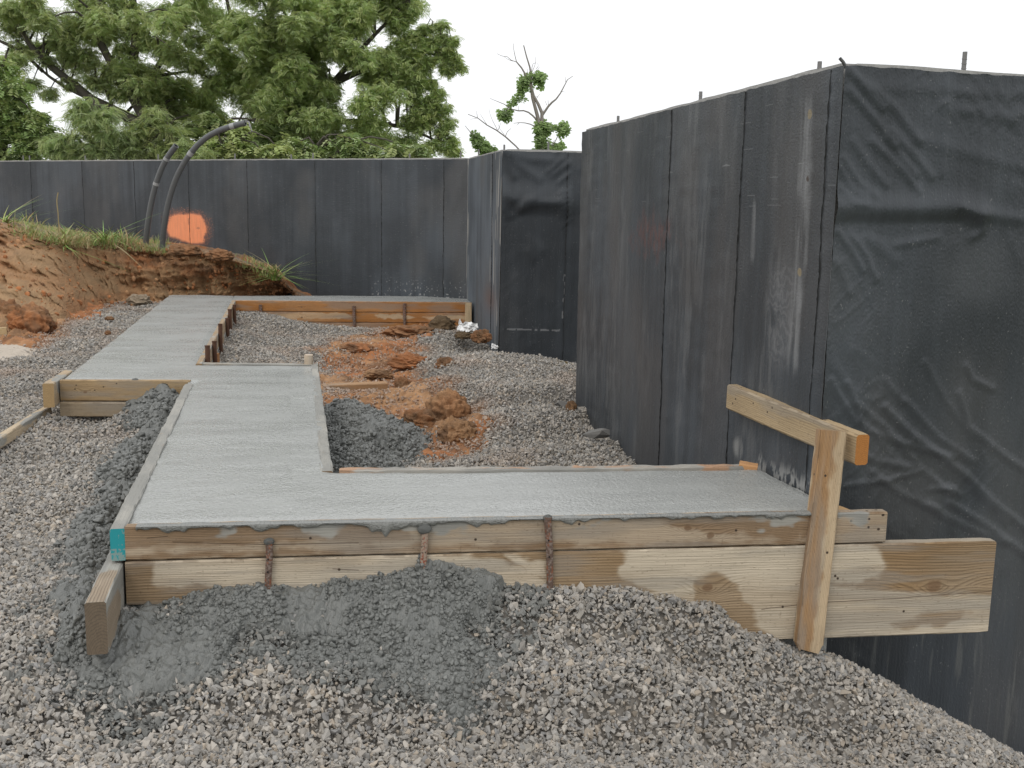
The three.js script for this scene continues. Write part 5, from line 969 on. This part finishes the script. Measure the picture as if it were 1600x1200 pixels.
function tree(name, label, { depth, limbs, clumps, leaf, count, tone, seed, size = 1, spread = 1, twigs = 9, grp = 'trees beyond the black wall', category = 'tree', hang = 0.35 }) {
  const r = rng(seed), W = (px, py, dz = 0) => atDepth(px, py, depth + dz);
  const base = W(...limbs[0].pts[0]); base.y = -1.35; const g = group(name, label, category, grp, base);
  const tr = [], br = [], nodes = [];
  limbs.forEach((l, i) => { const pts = l.pts.map(p => W(...p).sub(base)); if (!i) pts.unshift(V(pts[0].x * 0.5, -0.05, 0)); (i ? br : tr).push(taper(pts, l.r0, l.r1, 8)); const c = new THREE.CatmullRomCurve3(pts); for (let k = 2; k <= 14; k++) nodes.push(c.getPointAt(k / 14)); });
  const inst = [];
  for (const [px, py, rp, dz = 0, dens = 1] of clumps) {
    const c = W(px, py, dz).sub(base), R = rp * (depth + dz) / FOCAL;
    let best = nodes[0], bd = 1e9; for (const n of nodes) { const d = n.distanceTo(c) + Math.max(0, n.y - c.y) * 0.7; if (d < bd) { bd = d; best = n; } }
    const mid = best.clone().lerp(c, 0.5).add(V((r() - 0.5) * 0.3, 0.12 + r() * 0.2, (r() - 0.5) * 0.3));
    br.push(taper([best, mid, c], Math.min(0.02 + 0.012 * Math.min(2, bd), R * 0.12), 0.006, 5));
    for (let k = 0; k < twigs; k++) {
      const th = r() * 6.283, z = r() * 2 - 1, q = Math.sqrt(1 - z * z), R2 = R * (0.65 + 0.5 * r());
      const e = c.clone().add(V(Math.cos(th) * q * R2 * spread, z * R2 * 0.72, Math.sin(th) * q * R2 * 1.1)), m2 = c.clone().lerp(e, 0.5).add(V(0, R * 0.15, 0)); e.y -= hang * R * 0.4;
      br.push(taper([c, m2, e], 0.007, 0.003, 4, 4));
      const tw = new THREE.QuadraticBezierCurve3(c, m2, e), nf = Math.round(count * dens * R / twigs);
      for (let f = 0; f < nf; f++) { const t = 0.15 + 0.9 * r(), p = tw.getPoint(Math.min(1, t)); p.add(V((r() - 0.5), (r() - 0.5) * 0.8, (r() - 0.5)).multiplyScalar(0.46 * R + 0.1)); inst.push(p); }
    }
  }
  part(g, 'trunk', mergeGeometries(tr), barkMat); part(g, 'branches', mergeGeometries(br), barkMat);
  const im = new THREE.InstancedMesh(leaf, leafMat, inst.length), M = new THREE.Matrix4(), Q = new THREE.Quaternion(), Eu = new THREE.Euler(0, 0, 0, 'YXZ'), C = new THREE.Color();
  inst.forEach((p, i) => { Q.setFromEuler(Eu.set(0.15 + (r() - 0.4) * 1.1, r() * 6.283, (r() - 0.5) * 1.1)); const s = size * (0.7 + r() * 0.6); M.compose(p, Q, V(s, s, s)); im.setMatrixAt(i, M); const n = fbm3(p.x * 1.2, p.y * 1.2, p.z * 1.2, 2, seed), k = 0.7 + 0.35 * r() + 0.5 * n, y = r() * 0.25; im.setColorAt(i, C.setRGB(tone[0] * k * (1 + y), tone[1] * k, tone[2] * k)); });
  im.name = 'crown'; im.userData.kind = 'stuff'; im.castShadow = im.receiveShadow = true; g.add(im);
  tree.n = (tree.n || 0) + inst.length; return g;
}
{
  const r = rng(1001);
  const scatter = (n, fn) => { const o = []; for (let i = 0; i < n; i++) { const c = fn(); if (c) o.push(c); } return o; };
  // spreading tree with dark limbs
  tree('feathery_tree', 'spreading tree with dark forking limbs and sky showing through its feathery leaves', { depth: 16.5, seed: 1011, leaf: feather, count: 1900, size: 0.52, tone: [0.35, 0.47, 0.185],
    limbs: [{ pts: [[250, 300], [243, 215], [222, 165]], r0: 0.13, r1: 0.10 }, { pts: [[222, 165], [212, 130], [208, 90], [212, 40], [205, -40]], r0: 0.08, r1: 0.03 }, { pts: [[243, 215], [200, 140], [172, 95], [153, 55], [157, 0], [150, -60]], r0: 0.09, r1: 0.03 }, { pts: [[160, 178], [145, 157], [110, 128], [62, 88], [25, 40], [-20, 0]], r0: 0.075, r1: 0.025 }, { pts: [[240, 205], [190, 178], [146, 157]], r0: 0.08, r1: 0.07 }, { pts: [[228, 140], [250, 98], [272, 62], [288, 42], [310, 0]], r0: 0.055, r1: 0.02 }, { pts: [[146, 157], [100, 135], [65, 110], [40, 85]], r0: 0.03, r1: 0.015 }, { pts: [[175, 165], [165, 140], [150, 120]], r0: 0.03, r1: 0.015 }],
    clumps: [[20, 40, 34], [-30, 20, 40], [70, 25, 34], [120, 40, 36], [120, 80, 30], [90, 60, 22], [160, 20, 34], [200, 10, 30], [250, 25, 36], [290, 10, 34], [230, 60, 26], [30, 80, 22], [140, 100, 24], [175, 115, 26], [210, 105, 24], [190, 75, 18], [245, 120, 28], [265, 85, 22], [300, 60, 30], [310, 100, 26], [75, 95, 12], [50, 130, 12], [110, 130, 12], [150, 130, 20], [190, 145, 22], [235, 150, 24], [275, 140, 30, 0.5], [280, 175, 30, 0.5], [320, 150, 28, 1], [60, -40, 50], [160, -50, 50], [260, -50, 50], [0, -30, 50], [330, 30, 34, 1], [-60, 70, 34], [75, 145, 12], [215, 130, 20, -0.5], [130, 10, 30, 1], ...scatter(30, () => [-20 + r() * 340, -20 + r() * 130, 16 + r() * 14, (r() - 0.5) * 2.5, 1]), ...scatter(14, () => [200 + r() * 140, 120 + r() * 90, 20 + r() * 12, r() * 2, 1])] });
  // large full tree
  tree('full_crowned_tree', 'large full-crowned green tree whose drooping outer twigs stand against the white sky', { depth: 17, seed: 1021, leaf: feather, count: 2250, size: 0.52, tone: [0.35, 0.48, 0.175],
    limbs: [{ pts: [[440, 300], [436, 215], [428, 140]], r0: 0.17, r1: 0.12 }, { pts: [[428, 140], [424, 80], [422, 30], [430, -60]], r0: 0.1, r1: 0.04 }, { pts: [[428, 120], [450, 50], [465, 5], [480, -50]], r0: 0.07, r1: 0.03 }, { pts: [[430, 110], [460, 55], [490, 40], [520, 20]], r0: 0.05, r1: 0.02 }, { pts: [[434, 170], [520, 130], [600, 95], [640, 80], [680, 85], [718, 100]], r0: 0.08, r1: 0.012 }, { pts: [[436, 205], [530, 190], [610, 195], [650, 205], [690, 225]], r0: 0.07, r1: 0.015 }, { pts: [[430, 150], [390, 90], [365, 40], [350, -20]], r0: 0.07, r1: 0.02 }, { pts: [[640, 85], [660, 70], [700, 72], [712, 85]], r0: 0.02, r1: 0.008 }, { pts: [[434, 190], [390, 175], [372, 120]], r0: 0.05, r1: 0.02 }, { pts: [[520, 130], [580, 60], [620, 20], [640, 0]], r0: 0.05, r1: 0.015 }],
    clumps: [
      ...scatter(40, () => [330 + r() * 190, -30 + r() * 250, 24 + r() * 16, (r() - 0.5) * 2.4, 1.15]),
      ...scatter(14, () => [385 + r() * 95, -20 + r() * 130, 20 + r() * 12, -0.6 - r() * 1.2, 1]), ...scatter(34, () => { const y = -40 + r() * 270, x = 470 + r() * 170; return [x, y, 22 + r() * 14, (r() - 0.5) * 2.4, 1.05]; }),
      [600, 20, 26], [625, 35, 20], [570, 0, 30], [545, -30, 40], [620, -20, 24], [640, 12, 13], [645, 55, 18], [665, 45, 11], [690, 40, 8], [680, 70, 12], [700, 80, 9], [712, 98, 7], [695, 105, 7], [720, 105, 5], [650, 85, 16], [625, 70, 22], [670, 95, 10], [635, 105, 16], [625, 130, 26], [655, 135, 20], [675, 130, 9], [650, 160, 24], [675, 160, 16], [680, 180, 12], [665, 195, 20], [690, 205, 10], [640, 185, 26], [640, 225, 28], [680, 225, 16], [700, 235, 10], [600, 215, 30], [560, 225, 30], [520, 230, 30], [480, 235, 30], [440, 130, 30, -1.5], [460, 105, 30, -1.6], [420, 160, 30, -1.6], [400, 110, 26, -1.2], [500, 180, 34, -1.5], [560, 160, 34, -1.5], [600, 150, 30, -1.3], [450, -60, 60], [380, -60, 60], [530, -70, 60], [610, 90, 26], [585, 120, 26], [690, 60, 10], [705, 62, 8], [662, 70, 14], [690, 90, 9], [708, 88, 8], [700, 110, 7], [660, 112, 13], [684, 145, 10], [694, 170, 9], [700, 192, 9], [705, 218, 9], [712, 236, 7],
    ] });
  // dense dark tree
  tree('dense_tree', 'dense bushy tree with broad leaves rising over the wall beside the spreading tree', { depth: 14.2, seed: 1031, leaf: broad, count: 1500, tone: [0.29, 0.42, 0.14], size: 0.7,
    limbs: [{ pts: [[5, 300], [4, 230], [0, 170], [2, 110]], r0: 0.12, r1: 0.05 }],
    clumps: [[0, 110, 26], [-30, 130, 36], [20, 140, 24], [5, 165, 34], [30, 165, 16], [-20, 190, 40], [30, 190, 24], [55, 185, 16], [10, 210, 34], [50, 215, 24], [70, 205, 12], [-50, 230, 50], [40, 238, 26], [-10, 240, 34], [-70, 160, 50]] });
  // feathery bushes and understory right behind the wall
  const bush = (label, depth, seed, tone, leaf, list, size, count) => tree('feathery_bush', label, { depth, seed, leaf, count, tone, size, category: 'bush', grp: 'bushes behind the black wall', twigs: 8, hang: 0.6, limbs: [{ pts: [[list[0][0], 300], [list[0][0] + 3, 250], [list[0][0], list[0][1]]], r0: 0.04, r1: 0.015 }], clumps: list });
  bush('fine-leaved pale green bush between the dense bushy tree and the conduits', 13.6, 1041, [0.31, 0.43, 0.17], fine, [[140, 195, 30], [110, 215, 26], [85, 232, 24], [165, 180, 22], [125, 175, 18], [150, 228, 28], [180, 210, 26], [115, 238, 22], [130, 160, 16]], 0.7, 1500);
  bush('pale feathery bush spreading behind the bent conduits', 13.8, 1042, [0.32, 0.43, 0.16], fine, [[225, 205, 26], [205, 222, 24], [240, 180, 18], [250, 228, 26], [215, 238, 26], [280, 232, 26], [310, 238, 26], [262, 205, 18], [190, 240, 20]], 0.7, 1500);
  bush('yellow-green undergrowth low along the wall under the full tree', 14.4, 1043, [0.33, 0.44, 0.15], broad, [[350, 238, 22], [380, 232, 24], [410, 240, 20], [330, 225, 20], [370, 205, 22], [440, 238, 22]], 0.9, 700);
  bush('leafy undergrowth low along the wall near the dead tree', 14.8, 1044, [0.31, 0.43, 0.16], broad, [[490, 238, 22], [530, 236, 24], [575, 240, 22], [615, 238, 20], [650, 236, 20], [460, 225, 22], [545, 220, 22]], 0.9, 700);
  bush('leafy undergrowth around the trunk behind the long conduit', 16, 1045, [0.31, 0.43, 0.16], broad, [[330, 190, 24], [300, 200, 26], [350, 215, 26], [400, 215, 26], [285, 225, 24], [430, 200, 26], [470, 205, 26]], 1, 650);
}
// dead tree with vines
{
  const D = 19, q = (X, Y, dz = 0) => atDepth(720 + X / 6.315, 60 + Y / 6.315, D + dz), r = rng(1101);
  const px = D / FOCAL / 6.315;                            // metres for one pixel of the enlarged view
  const vineLeaf = frondGeo(2, 0.07, 0.05, 0.06, 0.5);
  function dead(name, label, limbs, vines, category, seed) {
    const b = q(...limbs[0][1]); const base = V(b.x, -1.35, b.z); const g = group(name, label, category, null, base);
    const L = limbs.map(([w, ...pts], i) => { const P = pts.map(p => q(...p).sub(base)); if (!i) P.unshift(V(P[0].x, 0, P[0].z)); return taper(P, w[0] * px / 2, w[1] * px / 2, 7); });
    part(g, 'trunk', L[0], greyBark); if (L.length > 1) part(g, 'branches', mergeGeometries(L.slice(1)), greyBark);
    const inst = [];
    for (const [n0, rad, ...pts] of vines) { const n = Math.round(n0 * (pts.length > 1 && rad > 40 ? 1 : 0.7)); const c = pts.length > 1 ? new THREE.CatmullRomCurve3(pts.map(p => q(...p).sub(base))) : null, s = pts.length > 1 ? null : q(...pts[0]).sub(base); for (let i = 0; i < n; i++) { const p = c ? c.getPoint(r()) : s.clone(); const a = r() * 6.283, z = r() * 2 - 1, k = Math.sqrt(1 - z * z), R = rad * px * (0.15 + 1.05 * r()) * (0.15 + 1.9 * noise3(p.x * 5 + Math.cos(a) * 1.4, p.y * 5 + z * 1.4, Math.sin(a) * 1.4, 17)); inst.push(p.add(V(Math.cos(a) * k * R, z * R * 0.9 - (r() < 0.15 ? r() * R * 0.9 : 0), Math.sin(a) * k * R))); } }
    if (inst.length) {
      const im = new THREE.InstancedMesh(vineLeaf, leafMat, inst.length), M = new THREE.Matrix4(), Q = new THREE.Quaternion(), Eu = new THREE.Euler(), C = new THREE.Color();
      inst.forEach((p, i) => { Q.setFromEuler(Eu.set(0.4 + r() * 0.9, r() * 6.283, (r() - 0.5))); const s = 0.55 + r() * 0.6; M.compose(p, Q, V(s, s, s)); im.setMatrixAt(i, M); const k = 0.7 + r() * 0.6; im.setColorAt(i, C.setRGB(0.24 * k, 0.36 * k, 0.10 * k)); });
      im.name = 'vine_leaves'; im.userData.kind = 'stuff'; g.add(im); shadows(g);
    }
  }
  dead('dead_tree', 'bare dead tree wrapped in green vines standing beyond the bay wall', [
    [[62, 48], [800, 1180], [800, 980], [790, 830]],
    [[40, 26], [775, 850], [745, 720], [710, 600], [695, 500]], [[36, 24], [800, 830], [802, 745], [760, 640], [715, 560], [695, 480]], [[26, 12], [695, 500], [665, 420], [640, 360], [585, 270], [550, 232]], [[8, 3], [550, 232], [530, 150], [520, 90], [520, 50]], [[8, 3], [550, 232], [510, 225], [470, 185], [420, 178], [355, 150]], [[5, 2], [515, 225], [460, 205], [425, 178]], [[22, 10], [695, 500], [698, 420], [695, 350], [660, 210], [635, 140], [620, 68]], [[8, 3], [698, 350], [702, 290], [712, 250], [745, 240]], [[6, 2], [700, 340], [735, 250], [738, 180]], [[6, 2], [702, 350], [750, 315], [780, 280]], [[5, 2], [745, 300], [765, 270], [755, 245]],
    [[26, 16], [802, 760], [830, 720], [880, 650], [940, 600]], [[15, 5], [940, 600], [990, 530], [1040, 430], [1080, 372], [1108, 370]], [[5, 2], [1035, 430], [1033, 380]], [[5, 2], [985, 520], [1035, 532]], [[6, 3], [865, 670], [860, 605]], [[5, 2], [850, 660], [830, 610]], [[4, 2], [815, 740], [812, 685]],
    [[18, 12], [745, 800], [690, 745], [635, 715], [570, 715]], [[12, 3], [570, 715], [500, 700], [440, 655], [380, 630], [285, 590]], [[5, 3], [572, 710], [572, 668]], [[14, 8], [430, 760], [460, 690], [510, 630], [555, 575]],
    [[12, 4], [735, 870], [690, 848], [600, 830], [520, 838]], [[5, 2], [575, 835], [550, 860]], [[12, 5], [840, 865], [900, 870], [990, 880], [1050, 905], [1100, 912]], [[10, 6], [880, 1080], [925, 1030], [965, 940], [990, 890]], [[6, 3], [905, 1040], [925, 1000]], [[5, 2], [750, 590], [780, 545]], [[4, 2], [760, 580], [740, 565]], [[5, 2], [655, 350], [660, 300]],
  ], [[420, 42, [790, 1110], [800, 1000], [785, 900], [800, 840]], [120, 26, [850, 850], [835, 920]], [90, 40, [620, 400]], [90, 38, [610, 440], [600, 500]], [40, 22, [600, 520], [598, 620]], [50, 30, [665, 440], [650, 380]], [130, 50, [780, 380]], [80, 36, [760, 430], [805, 370]], [12, 12, [782, 490]], [120, 48, [430, 745]], [40, 22, [400, 780], [490, 780]], [40, 18, [500, 650], [545, 580]], [50, 22, [870, 870], [930, 885]], [130, 48, [1005, 885]], [30, 24, [1030, 930], [960, 940]], [110, 38, [930, 1080]], [30, 20, [985, 1065]]], 'tree', 5);
  dead('dead_branch', 'bare leaning dead branch rising behind the return wall', [[[20, 14], [640, 1180], [580, 1100], [440, 970]], [[14, 6], [440, 970], [350, 905], [250, 850], [165, 785], [70, 748]], [[6, 2], [165, 785], [155, 715]], [[5, 2], [260, 855], [190, 745]], [[5, 2], [365, 910], [300, 780], [275, 690]], [[7, 3], [440, 970], [460, 920], [497, 888]], [[6, 2], [370, 905], [395, 830]], [[4, 2], [155, 790], [90, 798]], [[4, 2], [430, 950], [385, 890], [365, 840]]], [], 'branch', 6);
  dead('vine_stump', 'leaning snag cloaked in bright green vine behind the return wall', [[[34, 20], [290, 1180], [240, 1090], [170, 1000]], [[12, 4], [170, 1000], [100, 930], [40, 860]]], [[300, 44, [290, 1150], [235, 1080], [190, 1020]], [110, 28, [180, 1010], [120, 945]], [20, 14, [140, 1000], [145, 1030]], [20, 16, [310, 1080], [315, 1110]]], 'tree', 7);
}
console.log('fronds', tree.n);

renderer.render(scene, camera);
